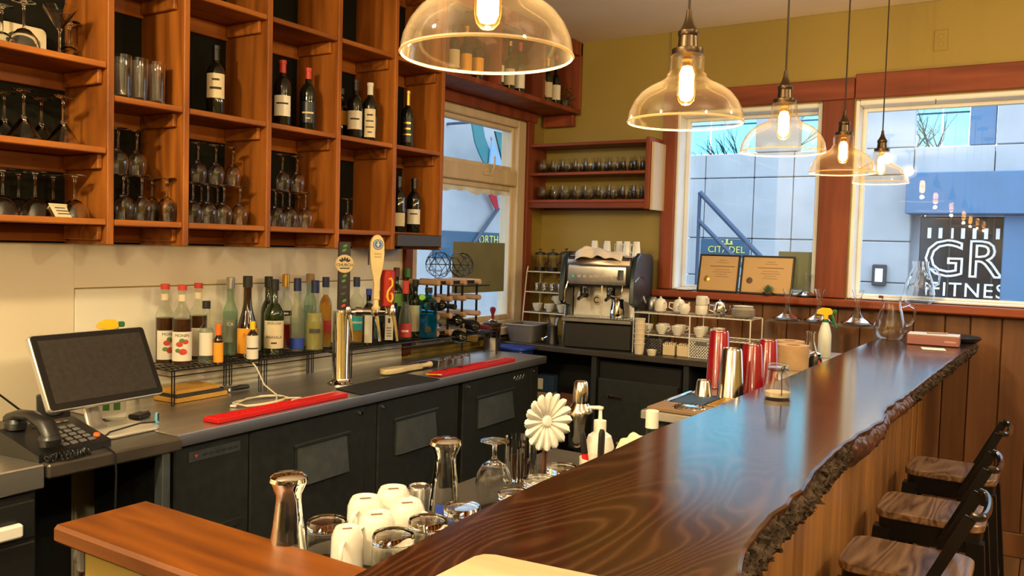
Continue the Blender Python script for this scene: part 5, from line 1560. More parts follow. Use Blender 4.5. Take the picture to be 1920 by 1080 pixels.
MB().prism([(-.022, .405), (-.030, .43), (-.022, .515), (-.012, .525), (-.012, .405)], -.235, .19, MX, .003).build('front_panel', STEEL, em)
MB().prism([(-.014, .528), (-.012, .556), (.0, .570), (.01, .570), (.01, .528)], -.245, .215, MX, .003).build('top_fascia', mat('brown_steel', (.26, .20, .16), .3, .9), em)
for i, (x, w_) in enumerate(((-.205, .018), (-.160, .022), (-.122, .022), (-.075, .030), (-.035, .030), (.015, .030), (.055, .026), (.105, .022))):
    MB().box(x, x + w_, -.034, -.026, .445, .462, .002).build('button', mat('green_button', (.10, .55, .25), .4) if i == 0 else mat('pale_button_%d' % i, (.50, .42, .34), .4), em)
MB().prism([(-.045, .440), (-.030, .50), (-.022, .50), (-.022, .440)], .135, .175, MX, .003).build('steam_lever', BLACK_PL, em)
for k, x in enumerate((-.14, .06)):
    g_ = MB().lathe([(0, .345), (.030, .345), (.034, .355), (.034, .392), (0, .392)], 20, c=(x, .075, 0)).build('group_head', CHROME, em)
    MB().lathe([(0, .318), (.026, .318), (.032, .326), (.032, .344), (0, .344)], 20, c=(x, .075, 0)).tube([(x, .06, .332), (x + .01, -.03, .325), (x + .015, -.10, .318)], [.008, .012, .011], 10).build('portafilter', BLACK_PL, g_)
MB().tube([(.165, -.005, .43), (.17, -.03, .39), (.165, -.04, .345), (.13, -.055, .335), (.10, -.06, .342)], .006, 8).build('steam_wand', CHROME, em)
MB().tube([(.02, -.02, .40), (.025, -.035, .30), (.022, -.03, .21)], [.006, .006, .009], 8).build('water_spout', mat('cream_spout', (.72, .62, .42), .4), em)
MB().tube([(-.235, -.02, .42), (-.25, -.04, .36), (-.25, -.035, .29)], [.007, .007, .010], 8).build('steam_wand', CHROME, em)
# arched side panels
for sgn, x0, x1 in ((1, .226, .262), (-1, -.292, -.256)):
    prof = [(-.055, .30), (-.050, .40), (-.03, .50), (.03, .575), (.12, .605), (.40, .60), (.455, .585), (.475, .55), (.475, .03), (.10, .03), (.10, .26), (.02, .275)]
    MB().prism(prof, x0, x1, MX, .006).build('side_panel', DKBLUE, em)
    MB().tube([(x1 if sgn > 0 else x0, y, z) for y, z in ((-.045, .43), (.08, .46), (.2, .45), (.30, .415))], .0035, 6).build('trim_line', CHROME, em)
MB().box(-.25, .22, .05, .45, .576, .582, .002).build('cup_tray', STEEL, em)
ZE = ZF + .001 + .583
# cups on top
P_CUP = [(0, 0), (.022, 0), (.024, .004), (.034, .075), (.036, .085), (.034, .085), (.031, .07), (.020, .008), (0, .007)]
cupm = MB().lathe([(r, .085 - z) for r, z in P_CUP][::-1], 22)
cupm.tube([(.030, 0, .065), (.046, 0, .068), (.052, 0, .045), (.045, 0, .022), (.030, 0, .018)], .0045, 8)
_o = cupm.build('latte_cup', WHITE_CE, smooth=50); CUPUD = _o.data; bpy.data.objects.remove(_o)
for i, (px, lbl) in enumerate(((1115, 'leftmost in the row'), (1140, 'second from the dish cloth side'), (1160, 'in the middle of the row'), (1177, 'second from the arched side panel'), (1194, 'closest to the arched side panel'))):
    xx = (-2.570, -2.480, -2.418, -2.339, -2.272)[i]
    o = link('latte_cup', CUPUD, None, (xx, 5.0 + (.05 if i == 2 else 0), ZE), (0, 0, 2.4 + .2 * i))
    o.scale = (.84, .84, 1.12)
    tag(o, 'white upturned cup on the espresso machine, ' + lbl, 'cup', 'cups on the espresso machine')
# crumpled cloth
n_ = 26
vs, fs = [], []
for i in range(n_):
    for j in range(n_):
        u, v = i / (n_ - 1), j / (n_ - 1)
        x = -.17 + .30 * u
        y = -.03 + .16 * v
        h = .018 + .030 * abs(noise.noise(Vector((u * 3, v * 2.2, 4)))) + .02 * math.sin(u * 5) * math.sin(v * 3)
        h *= min(1, 6 * u, 6 * (1 - u)) ** .5
        z = .583 + max(h, .002)
        if y < .0: z -= (-y) * 1.3
        vs.append((x + .012 * noise.noise(Vector((v * 6, u * 4, 0))), y + .03 * noise.noise(Vector((u * 4, 0, 9))), z))
for i in range(n_ - 1):
    for j in range(n_ - 1):
        a = i * n_ + j
        fs.append((a, a + n_, a + n_ + 1, a + 1))
cl = MB().add(vs, fs).build('dish_cloth', CLOTH, None, (-2.365, 4.70, ZF + .003), (0, 0, .2), smooth=80)
md = cl.modifiers.new('thickness', 'SOLIDIFY'); md.thickness = .003; md.offset = 1
tag(cl, 'crumpled off-white dish cloth on top of the espresso machine', 'cloth')
# milk jug
def jug(label, loc, s, rz, group=None, mt=CHROME):
    t = thing('milk_jug', label, 'jug', loc, rz, group)
    MB().lathe([(0, 0), (.040 * s, 0), (.042 * s, .004), (.042 * s, .03 * s), (.038 * s, .06 * s), (.033 * s, .085 * s), (.036 * s, .105 * s), (.034 * s, .105 * s), (.031 * s, .085 * s), (.036 * s, .06 * s), (.039 * s, .02 * s), (0, .012)], 24).build('body', mt, t)
    MB().tube([(-.034 * s, 0, .095 * s), (-.062 * s, 0, .098 * s), (-.070 * s, 0, .075 * s), (-.066 * s, 0, .03 * s)], .005 * s, 8, flat=.6).build('handle', mt, t)
    MB().prism([(.028 * s, -.012 * s), (.050 * s, 0), (.028 * s, .012 * s)], .09 * s, .106 * s).build('spout', mt, t)
jug('steel milk jug standing on the espresso machine drip tray', on_machine(.115, .06, .2015), 1.1, R(120))

# glass rack left of the machine
rk = thing('wire_shelf', 'white three-tier wire shelf squeezed between side window and espresso machine', 'shelf', (-3.10, 4.98, ZF + .001))
W_ = .33
for j, (z, dy) in enumerate(((.175, 0), (.315, .03), (.455, .06))):
    d0 = dy * .6
    MB().tube([(0, d0, z), (W_, d0, z), (W_, .22, z), (0, .22, z)], .0045, 6, closed=True).build('tier_frame', WIRE_W, rk)
    for i in range(1, 10):
        MB().tube([(W_ * i / 10, d0, z), (W_ * i / 10, .22, z)], .0022, 5).build('wire', WIRE_W, rk)
for x in (0, W_):
    MB().tube([(x, -.02, 0), (x, .0, .175), (x, .018, .315), (x, .036, .455), (x, .05, .49)], .0045, 6).build('leg', WIRE_W, rk)
    MB().tube([(x, .22, 0), (x, .22, .48)], .0045, 6).build('leg', WIRE_W, rk)
ZK = ZF + .006
def french_press(label, loc, s):
    t = thing('french_press', label, 'coffee press', loc, 0, 'coffee presses on the wire shelf')
    MB().lathe([(0, 0), (.042 * s, 0), (.043 * s, .03 * s), (.041 * s, .03 * s), (0, .028 * s)], 20).build('foot', BLACK_PL, t)
    MB().lathe(shell([(.039 * s, .03 * s), (.039 * s, .135 * s)], .002), 20).build('glass', GLASS_TH, t)
    MB().lathe([(0, .130 * s), (.043 * s, .132 * s), (.043 * s, .148 * s), (.02 * s, .155 * s), (.004 * s, .157 * s), (.004 * s, .168 * s), (.014 * s, .170 * s), (.012 * s, .180 * s), (0, .181 * s)], 20).build('lid', BLACK_PL, t)
    MB().tube([(.04 * s, 0, .14 * s), (.075 * s, 0, .14 * s), (.078 * s, 0, .08 * s), (.042 * s, 0, .05 * s)], .007 * s, 8).build('handle', BLACK_PL, t)
for i, (x, s, lb) in enumerate(((-3.045, .85, 'black and glass coffee press on the wire shelf, beside the side window trim'), (-2.945, .85, 'black and glass coffee press in the middle of the wire shelf top'), (-2.84, .9, 'black and glass coffee press beside the espresso machine'))):
    french_press(lb, (x, 5.10, ZK + .455), s)
P_MINI = [(0, 0), (.018, 0), (.022, .01), (.026, .055), (.0245, .055), (.020, .012), (0, .008)]
MINI = glass_mesh('steel_cup', P_MINI, CHROME, 16)
P_TEA = [(0, 0), (.020, 0), (.022, .006), (.034, .03), (.038, .055), (.036, .055), (.031, .03), (.018, .01), (0, .009)]
tcup = MB().lathe(P_TEA, 20).tube([(.034, 0, .045), (.050, 0, .046), (.054, 0, .030), (.034, 0, .018)], .004, 8)
_o = tcup.build('tea_cup', WHITE_CE, smooth=50); TEA = _o.data; bpy.data.objects.remove(_o)
for i in range(5):
    put('steel_cup', MINI, 'shiny steel cup on the middle tier of the wire shelf, ' + place(i, 5), 'cup', (-3.05 + i * .062, 5.08, ZK + .315), 'steel cups on the wire shelf')
for i in range(3):
    put('tea_cup', TEA, 'white cup on the lower tier of the three-tier wire shelf, ' + place(i, 3), 'cup', (-3.04 + i * .098, 5.07, ZK + .175), 'white cups on the wire shelf')
put('tea_cup', TEA, 'white cup stacked on top of the others on the lower tier of the wire shelf', 'cup', (-2.89, 5.09, ZK + .232), None)
# stuff on the counter left of the machine
t = thing('plastic_tub', 'grey plastic tub on the far counter below the side window', 'tub', (-2.95, 4.80, ZF + .001), .05)
m = MB()
a_, b_ = rrect(.17, .20, .02), rrect(.21, .24, .025)
nn = len(a_)
vs = [(*p, 0) for p in a_] + [(*p, .115) for p in b_] + [(p[0] * .95, p[1] * .95, .115) for p in b_] + [(p[0] * .93, p[1] * .93, .006) for p in a_]
fs = [tuple(range(nn))[::-1]]
for l in range(3):
    for k in range(nn):
        fs.append((l * nn + k, l * nn + (k + 1) % nn, (l + 1) * nn + (k + 1) % nn, (l + 1) * nn + k))
fs.append(tuple(3 * nn + k for k in range(nn)))
m.add(vs, fs).build('tub', GREY_PL, t)
MB().tube([(*p, .114) for p in b_], .006, 6, closed=True).build('rim', mat('grey_rim', (.30, .27, .25), .5), t)
t = thing('coffee_grinder', 'small black and chrome coffee grinder at the foot of the espresso machine', 'grinder', (-2.735, 4.76, ZF + .001))
MB().lathe([(0, 0), (.045, 0), (.045, .01), (.035, .05), (.035, .12), (0, .12)], 20).build('body', BLACK_PL, t)
MB().lathe([(.030, .121), (.042, .17), (.040, .17), (.028, .122)], 20).build('hopper', GLASS_TH, t)
MB().lathe([(0, -.016), (.014, -.008), (.016, 0), (.014, .008), (0, .016)], 14, c=(-.055, -.03, .03)).tube([(-.055, -.03, .03), (-.02, -.02, .05)], .005, 6).build('knob', CHROME, t)
t = thing('serving_tray', 'bright blue tray on the far counter beside the grey tub', 'tray', (-2.80, 4.70, ZF + .001), -.1)
bpy.data.objects.remove(t)
t = thing('blue_bin', 'bright blue plastic bin with a raised rim at the end of the steel worktop', 'bin', (-2.93, 4.548, .62), 0)
MB().prism(rrect(.30, .15, .03), 0, .32, b=.006).build('bin', mat('deep_blue_plastic', (.008, .018, .12), .4), t)
MB().prism(rrect(.325, .17, .035), .32, .335, b=.003).build('lid', BLUE_PL, t)
MB().box(-.15, .15, -.07, .07, -.62, -.001).build('stand', DARK_INT, t)
t = thing('cream_tub', 'cream tub with handle standing behind the red bar mat end', 'tub', (-2.86, 4.33, ZT + .001))
bpy.data.objects.remove(t)

# two-tier wire rack with tea things
t2 = thing('wire_shelf', 'white two-tier wire shelf with teapots, cups and plates under the narrow window', 'shelf', (-2.165, 4.76, ZF + .001))
W_, D_ = .72, .23
for z in (.115, .245):
    MB().tube([(0, 0, z), (W_, 0, z), (W_, D_, z), (0, D_, z)], .004, 6, closed=True).build('tier_frame', WIRE_W, t2)
    for i in range(1, 24):
        MB().tube([(W_ * i / 24, 0, z), (W_ * i / 24, D_, z)], .002, 5).build('wire', WIRE_W, t2)
for x in (0, .36, W_):
    for y in (0, D_):
        MB().tube([(x, y, 0), (x, y, .245)], .004, 6).build('leg', WIRE_W, t2)
Z1, Z2 = ZF + .001 + .1205, ZF + .001 + .2505
def teapot(label, loc, s, rz, mt=WHITE_CE, group='teapots on the white wire shelf', lid=True):
    t = thing('teapot', label, 'teapot', loc, rz, group)
    MB().lathe([(0, 0), (.032 * s, 0), (.042 * s, .01 * s), (.045 * s, .04 * s), (.042 * s, .07 * s), (.036 * s, .082 * s), (0, .083 * s)], 22).build('body', mt, t)
    MB().lathe([(.034 * s, .082 * s), (.032 * s, .090 * s), (.012 * s, .098 * s), (.006 * s, .102 * s), (.008 * s, .110 * s), (0, .114 * s)], 20).build('lid', mt, t)
    MB().tube([(.038 * s, 0, .03 * s), (.062 * s, 0, .045 * s), (.072 * s, 0, .078 * s)], [.011 * s, .008 * s, .006 * s], 8).build('spout', mt, t)
    MB().tube([(-.040 * s, 0, .068 * s), (-.068 * s, 0, .070 * s), (-.072 * s, 0, .035 * s), (-.042 * s, 0, .022 * s)], .005 * s, 8).build('handle', mt, t)
teapot('white ceramic teapot at the espresso machine end of the wire shelf', (-2.035, 4.86, Z2), .85, 2.6)
teapot('white ceramic teapot second along the wire shelf top', (-1.93, 4.90, Z2), .85, .4)
t = thing('creamer', 'low white ceramic creamer on the wire shelf top', 'jug', (-1.865, 4.82, Z2), .6)
MB().lathe([(0, 0), (.022, 0), (.034, .02), (.036, .04), (.030, .062), (.028, .062), (.033, .04), (0, .02)], 20).build('body', WHITE_CE, t)
MB().tube([(-.033, 0, .05), (-.052, 0, .048), (-.050, 0, .02), (-.033, 0, .016)], .004, 8).build('handle', WHITE_CE, t)
t = thing('lidded_jar', 'white lidded ceramic jar stacked high beside the steel milk pot', 'jar', (-1.775, 4.87, Z2), -.5)
MB().lathe([(0, 0), (.034, 0), (.038, .008), (.038, .05), (.034, .056), (0, .056)], 22).build('body', WHITE_CE, t)
MB().lathe([(0, .057), (.033, .057), (.036, .065), (.036, .105), (.030, .112), (0, .114)], 22).build('upper_jar', WHITE_CE, t)
MB().tube([(.034, 0, .10), (.056, 0, .098), (.058, 0, .07), (.035, 0, .062)], .005, 8).build('handle', WHITE_CE, t)
teapot('polished steel teapot next to the stack of plates', (-1.665, 4.87, Z2), .85, .1, CHROME)
t = thing('kettle', 'steel kettle with a pale spout at the espresso machine end of the wire shelf', 'kettle', (-2.12, 4.93, Z2), 2.9)
MB().lathe([(0, 0), (.036, 0), (.040, .01), (.032, .07), (.022, .085), (0, .088)], 20).build('body', STEEL_D, t)
MB().tube([(.03, 0, .03), (.055, 0, .05), (.072, 0, .085)], [.007, .006, .005], 8).build('spout', WHITE_CE, t)
for k in range(7):
    o = MB().lathe([(0, 0), (.045, 0), (.068 if k < 5 else .058, .008), (.070 if k < 5 else .060, .010), (.044, .004), (0, .004)], 28).build('plate', WHITE_CE, None, (-1.525, 4.87, Z2 + k * .0095))
    tag(o, ('white saucer at the bottom of the saucer stack', 'white saucer second from the bottom of the saucer stack', 'white saucer third from the bottom of the saucer stack', 'white saucer fourth from the bottom of the saucer stack', 'widest topmost saucer just under the two smaller ones', 'smaller white saucer second from the top of the stack', 'smaller white saucer topmost on the saucer stack')[k], 'plate', 'saucer stack on the wire shelf')
for i, (x, y) in enumerate(((-2.10, 4.82), (-2.03, 4.91), (-2.00, 4.81), (-1.92, 4.91), (-1.90, 4.81), (-1.78, 4.91), (-1.76, 4.81), (-1.67, 4.89))):
    o = put('coffee_cup', TEA, 'white coffee cup, lower tier of the tea shelf, %s, %s' % (('front row', 'back row')[y > 4.85], place((0, 0, 1, 1, 2, 2, 3, 3)[i], 4)), 'cup', (x, y, Z1), 'cups on the lower tier of the tea shelf')
    o.rotation_euler[2] = -1.0 + .6 * i
t = thing('takeaway_cup_stack', 'tall stack of pale paper cups beside the espresso machine', 'cup stack', (-2.095, 4.70, ZF + .001))
for i in range(6):
    MB().lathe([(0, i * .030), (.026, i * .030), (.031, i * .030 + .058), (.0335, i * .030 + .060), (.0335, i * .030 + .066), (0, i * .030 + .066)], 20).build('paper_cup', mat('cup_paper', (.70, .58, .42), .6) if i == 0 else bpy.data.materials['cup_paper'], t)
t = thing('ramekin', 'small cream ramekin in front of the tea shelf', 'bowl', (-2.009, 4.69, ZF + .001))
MB().lathe([(0, 0), (.022, 0), (.024, .004), (.029, .034), (.027, .034), (.021, .008), (0, .007)], 20).build('bowl', mat('cream_ceramic', (.78, .68, .48), .25), t)
t = thing('basket', 'small dark woven basket under the tea shelf', 'basket', (-2.06, 4.88, ZF + .001))
def grid_basket(t, w, d, h, mt, nx, nz, open_=.62):
    fl_ = MB().box(-w / 2, w / 2, -d / 2, d / 2, 0, .004); fl_.build('floor', mt, t)
    for sy, nm in ((-d / 2, 'front_side'), (d / 2 - .003, 'back_side')):
        m = MB()
        for i in range(nx + 1):
            x = -w / 2 + w * i / nx
            m.box(x - .004, x + .004, sy, sy + .003, .004, h)
        for k in range(nz + 1):
            z = .004 + (h - .012) * k / nz
            m.box(-w / 2, w / 2, sy, sy + .003, z, z + .008)
        m.build(nm, mt, t, smooth=0)
    for sx in (-w / 2, w / 2 - .003):
        m = MB()
        ny_ = max(3, int(nx * d / w))
        for i in range(ny_ + 1):
            y = -d / 2 + d * i / ny_
            m.box(sx, sx + .003, y - .004, y + .004, .004, h)
        for k in range(nz + 1):
            z = .004 + (h - .012) * k / nz
            m.box(sx, sx + .003, -d / 2, d / 2, z, z + .008)
        m.build('end_side', mt, t, smooth=0)
    MB().tube([(-w / 2, -d / 2, h), (w / 2, -d / 2, h), (w / 2, d / 2, h), (-w / 2, d / 2, h)], .004, 6, closed=True).build('rim', mt, t)
grid_basket(t, .12, .15, .085, GREY_PL, 6, 4)
t = thing('basket', 'white plastic lattice basket with a grey label under the tea shelf', 'basket', (-1.735, 4.84, ZF + .001), 0)
grid_basket(t, .15, .13, .104, WHITE_PL, 9, 5)
MB().box(-.035, .035, -.069, -.066, .074, .096, .001).build('label', GREY_PL, t)
for nm, px in (('squat yellow-cream sugar packet box beside the ramekin', 0), ('squat yellow-cream sugar packet box against the lattice basket', 1)):
    t = thing('sugar_caddy', nm, 'caddy', ((-1.934, -1.844)[px], 4.79, ZF + .001), .05, 'sugar packet boxes')
    MB().box(-.037, .037, -.03, .03, 0, .062, .003).build('box', mat('cream_card_%d' % px, (.72, .58, .36), .6), t)
    for i in range(6):
        MB().box(-.032 + i * .0105, -.025 + i * .0105, -.024, .024, .04, .072 + .006 * (i % 2), 0, T(0, 0, 0, ry=.03 * (i - 3))).build('packet', PAPER_CR, t)

# stemless glasses on the wall shelf
for r_, z in ((0, 2.1035), (1, 1.9185)):
    for i in range(9):
        x = -3.145 + .085 + i * .0905
        put('stemless_glass', STEMLESS, ('stemless glass on the upper tier of the olive wall shelf, ', 'stemless glass on the lower tier of the olive wall shelf, ')[r_] + (place(i, 9) if i != 8 else 'rightmost'), 'glass', (x, 5.13 + .02 * (i % 2), z), ('stemless glasses, upper tier', 'stemless glasses, lower tier')[r_], 1.0)
# bottles and ivy on the upper shelf
for i, (y, col, lb) in enumerate(((3.90, BOT_BROWN, PAPER_CR), (4.02, BOT_DARK, ORANGELAB), (4.14, BOT_BROWN, ORANGELAB), (4.36, BOT_DARK, PAPER), (4.48, BOT_BROWN, PAPER_CR), (4.60, BOT_DARK, PAPER), (4.86, BOT_DARK, PAPER), (4.95, BOT_GREEN, PAPER_CR), (5.06, BOT_DARK, PAPER))):
    bottle('%s bottle on the upper shelf over the window' % ('brown', 'orange-labelled', 'brown', 'white-labelled', 'cream-labelled', 'dark', 'white-labelled', 'green', 'dark')[i] + (', beside the shelving', ', near the shelving', ', third from the shelving', ', in the middle bay', ', in the middle bay', ', at the end of the middle bay', ', in the bay by the olive wall', ', in the bay by the olive wall', ', beside the ivy')[i], (-2.94, y, 2.553), H=.27 + .03 * (i % 3), R_=.036, rn=.013, hs=.17, hn=.215, glass=col, lab=lb, lz=(.04, .14), cap=(BLACK_PL, GOLD, REDCAP)[i % 3], cap_h=.03, group='bottles on the upper shelf', foil=.05 if i % 2 else 0)
t = thing('ivy_plant', 'small trailing ivy plant at the end of the upper shelf', 'plant', (-2.92, 5.155, 2.553))
MB().lathe([(0, 0), (.028, 0), (.036, .05), (.034, .05), (0, .045)], 16).build('pot', mat('dark_pot', (.05, .03, .02), .6), t)
IVY = mat('ivy_leaf', (.025, .055, .015), .5, var=.3, vscale=40)
leaf = None
rnd = random.Random(4)
for i in range(46):
    a = rnd.uniform(-2.6, .9); rr = rnd.uniform(.01, .07); zz = rnd.uniform(-.03, .13) if rr > .045 else rnd.uniform(.05, .14)
    p = (rr * math.cos(a), min(rr * math.sin(a), .07), zz)
    if leaf is None:
        o = MB().add([(0, 0, 0), (.008, .010, .002), (.0, .026, -.002), (-.008, .010, .002), (0, .012, -.001)], [(0, 1, 4), (1, 2, 4), (2, 3, 4), (3, 0, 4)]).build('leaf', IVY, t, p, (rnd.uniform(-1, 1), rnd.uniform(-1, 1), rnd.uniform(0, 6))); leaf = o.data
    else:
        link('leaf', leaf, t, p, (rnd.uniform(-1, 1), rnd.uniform(-1, 1), rnd.uniform(0, 6)))

# things on the window ledge
ZL = sz - .004 + .001
def certificate(label, x0, x1, tiltr, seal, sealx):
    t = thing('certificate', label, 'certificate', ((x0 + x1) / 2, YB - .052, ZL), 0, 'framed certificates on the window ledge')
    w, h = x1 - x0, .245
    M_ = T(0, 0, 0, rx=-.20)
    m = MB()
    for q in ((-w / 2, w / 2, 0, .012), (-w / 2, w / 2, h - .012, h), (-w / 2, -w / 2 + .012, .012, h - .012), (w / 2 - .012, w / 2, .012, h - .012)):
        m.box(q[0], q[1], -.008, .008, q[2], q[3], .002, M_)
    m.build('frame', BLACK_PL, t)
    pp = MB().box(-w / 2 + .011, w / 2 - .011, -.002, .004, .011, h - .011, 0, M_).build('paper', mat('certificate_paper_%s' % seal.name, (.56, .36, .17), .6), t)
    MB().lathe([(0, .001), (.018, .001), (.020, 0)], 20, mat=M_ @ T(sealx, -.0022, .085, rx=PI / 2)).build('seal', seal, pp)
    for i, (zz, ww) in enumerate(((.205, .05), (.19, .08), (.165, .16), (.145, .10), (.13, .12), (.115, .07), (.10, .09))):
        MB().box(-ww / 2 + .02, ww / 2 + .02, -.0028, -.002, zz, zz + (.006 if i == 2 else .003), 0, M_).build('printed_line', mat('faded_ink', (.28, .17, .08), .8) if i == 0 else bpy.data.materials['faded_ink'], pp)
certificate('framed tan certificate with a yellow seal on the window ledge', -1.945, -1.678, .2, GOLD, -.075)
certificate('framed tan certificate with a dark round seal on the window ledge', -1.668, -1.342, .2, mat('dark_seal', (.12, .07, .035), .6), -.105)
t = thing('succulent', 'little green succulent in a dark dish on the window ledge', 'plant', (-1.476, 5.185, ZL))
MB().lathe([(0, 0), (.026, 0), (.032, .015), (.030, .022), (0, .018)], 16).build('dish', mat('dark_dish', (.05, .025, .02), .6), t)
lf = None
for i in range(22):
    a = i * 2.4; el = .35 + .045 * i
    if lf is None:
        o = MB().add([(0, -.006, 0), (0, .006, 0), (.03, .004, .006), (.03, -.004, .006), (.048, 0, .012), (.02, 0, -.005)], [(0, 3, 2, 1), (3, 4, 2), (0, 1, 5), (1, 2, 5), (2, 4, 5), (4, 3, 5), (3, 0, 5)]).build('leaf', mat('succulent_leaf', (.07, .14, .07), .5), t); lf = o.data
    else: o = link('leaf', lf, t)
    o.location = (0, 0, .02); o.rotation_euler = (0, -el, a)
t = thing('green_panel', 'dull green frosted panel standing in the corner of the narrow window', 'panel', (-1.30, YB + .05, sz + .032))
MB().box(-.16, .065, -.004, .004, 0, .235, .002).build('panel', mat('dull_green_panel', (.17, .19, .12), .6, var=.1, vscale=6), t)
t = thing('incense_dish', 'small white dish lying on the window ledge beside the trim', 'dish', (-2.03, 5.23, ZL))
MB().lathe([(0, 0), (.03, 0), (.055, .008), (.055, .011), (.03, .004), (0, .004)], 20).build('dish', WHITE_PL, t)

# clear acrylic risers with decanters
ZA = 1.195
def riser(label, x0, x1, y0, y1, z):
    t = thing('acrylic_riser', label, 'stand', ((x0 + x1) / 2, (y0 + y1) / 2, ZF + .001), 0, 'clear acrylic risers')
    w, d, h = (x1 - x0) / 2, (y1 - y0) / 2, z - ZF - .001
    MB().box(-w, w, -d, d, h - .006, h, .001).build('top', ACRYLIC, t)
    MB().box(-w, -w + .006, -d, d, 0, h - .0065, .001).build('side', ACRYLIC, t)
    MB().box(w - .006, w, -d, d, 0, h - .0065, .001).build('side', ACRYLIC, t)
fe = thing('counter_end', 'dark counter section between the far counter and the bar end', 'counter', (-.79, 4.66, 0))
bpy.data.objects.remove(fe)
riser('clear acrylic riser holding the broad decanters', -1.42, -1.05, 4.93, 5.13, 1.205)
riser('clear acrylic riser near the bar end with one decanter', -1.04, -.82, 4.93, 5.13, 1.205)
P_DEC = [(0, .004), (.08, .003), (.095, .008), (.098, .014), (.080, .024), (.045, .045), (.024, .075), (.018, .11), (.018, .15), (.026, .19), (.038, .225), (.0365, .225), (.0245, .19), (.0165, .15), (.0165, .11), (.0225, .075), (.043, .047), (.078, .0265), (.094, .014), (0, .008)]
DEC = glass_mesh('decanter', P_DEC, GLASS_TH, 28)
for (x, y, z, lb, s) in ((-1.315, 5.03, 1.206, 'clear ship decanter on the acrylic riser, beside the succulent', .82), (-1.135, 5.03, 1.206, 'clear ship decanter on the acrylic riser, in front of the broad post', .85), (-.93, 5.03, 1.206, 'clear ship decanter on the acrylic riser, beside the bar end', .88)):
    put('decanter', DEC, lb, 'decanter', (x, y, z), 'decanters on the acrylic risers', s)
put('decanter', DEC, 'tall clear decanter standing on the window ledge before the green panel', 'decanter', (-1.26, 5.225, ZL), 'decanters on the acrylic risers', .98 * .5 + .15)
# steaming pan with lid, black tray under it
t = thing('chafing_pan', 'round steel pan with a glass lid on a black wire stand under the decanters', 'pan', (-1.27, 4.80, ZF + .001))
t.scale = (.84, .84, .9)
MB().lathe([(0, .055), (.12, .055), (.135, .075), (.138, .11), (.148, .113), (.148, .118), (.132, .115), (.128, .078), (0, .062)], 32).build('pan', CHROME, t)
MB().lathe(shell([(.130, .119), (.10, .135), (.04, .146), (.0, .148)], .003), 32).build('glass_lid', GLASS, t)
MB().lathe([(0, .148), (.012, .149), (.020, .162), (.018, .17), (0, .172)], 16).build('knob', BLACK_PL, t)
MB().tube([(.145, 0, .112), (.175, .02, .115), (.175, -.02, .115), (.145, -.0, .110)], .006, 6).build('handle', CHROME, t)
for a in range(4):
    an = a * PI / 2 + .4
    MB().tube([(.11 * math.cos(an), .11 * math.sin(an), .056), (.12 * math.cos(an), .12 * math.sin(an), 0.004)], .005, 6).build('leg', BLACK_MT, t)
MB().lathe([(.108, .05), (.114, .05), (.114, .055), (.108, .055)], 28).build('ring', BLACK_MT, t)
t = thing('black_tray', 'stack of flat black trays beside the steel pan', 'tray', (-1.02, 4.78, ZF + .001))
for i in range(3):
    MB().prism(rrect(.20, .20, .02), i * .03, i * .03 + .022, b=.006).build('tray', BLACK_PL, t)

# ================================================================= BEHIND THE BAR, FAR HALF
for (x, y, h, lb) in ((-1.288, 4.873, .155, 'fat roll of brown kraft paper behind the other kraft roll'), (0, 0, 0, '')):
    pass
def kraft_roll(label, loc, r, h):
    t = thing('kraft_roll', label, 'paper roll', loc, 0, 'kraft paper rolls behind the bar')
    MB().lathe([(.030, 0), (r, 0), (r, h), (.030, h), (.030, 0)], 36).build('roll', KRAFT, t)
    MB().lathe([(.026, .0), (.0295, 0), (.0295, h - .002), (.026, h - .002), (.026, 0)], 24).build('core', mat('core_card', (.25, .14, .07), .9), t)
kraft_roll('fat roll of brown kraft paper, closer to the red tumblers and camera', (-0.961, 3.799, ZH + .001), .068, .105)
kraft_roll('fat roll of brown kraft paper behind the other roll', (-1.02, 3.97, ZH + .001), .066, .105)
def tin(label, loc, h, rb, rt_, mt, rx=0.0, rz=0.0, group=None, name='shaker_tin'):
    t = thing(name, label, 'shaker', loc, rz, group)
    MB().lathe([(rb - .002, .003), (rb, 0), (rb + .0015, .002), (rb, .006), (rt_ + .002, h - .006), (rt_ - .002, h), (rt_ - .004, h - .004), (0, h - .006)], 32).build('body', mt, t)
    MB().lathe([(rt_ - .0045, h - .0035), (rt_ - .001, h + .0005), (rt_ - .0005, h - .001)], 32).build('steel_base', CHROME, t)
    t.rotation_euler = (rx, 0, rz)
    return t
def red_tin(label, loc, h, rb, rt_, rx=0.0):
    return tin(label, loc, h, rb, rt_, RED_TUM, rx, 0, 'red shaker tins behind the bar', 'red_shaker_tin')
red_tin('tall dark red shaker tin standing apart, leaning by the small steel cup', (-1.048, 3.074, ZH + .001), .212, .044, .033)
red_tin('dark red shaker tin next to the steel one', (-0.912, 3.044, ZH + .001), .176, .045, .031)
red_tin('dark red shaker tin farthest from the steel one', (-0.914, 3.185 + .06, ZH + .001), .176, .045, .031)
tin('tall polished steel shaker tin beside the red ones', (-0.925 - .005, 2.868, ZH + .001), .174, .047, .032, SHAKER)
tin('small polished steel cup upturned on the service shelf', (-1.012, 2.825, ZH + .001), .060, .030, .022, SHAKER, name='jigger_cup')
t = thing('bar_tool_mat', 'blue rubber mat with a steel strip on the service shelf', 'mat', (-1.03, 2.76, ZH + .001), .0)
MB().box(-.05, .075, -.10, .09, 0, .006, .002).build('mat', mat('blue_rubber', (.015, .05, .13), .6, bump=.4, bscale=150), t)
MB().box(-.045, -.030, -.14, .10, .0065, .011, .002).build('strip', CHROME, t)
t = thing('brass_tray', 'black tray with gold bars on the service shelf beside the steel tin', 'tray', (-.885, 2.70, ZH + .001))
MB().box(-.045, .045, -.10, .10, 0, .012, .002).build('tray', BLACK_PL, t)
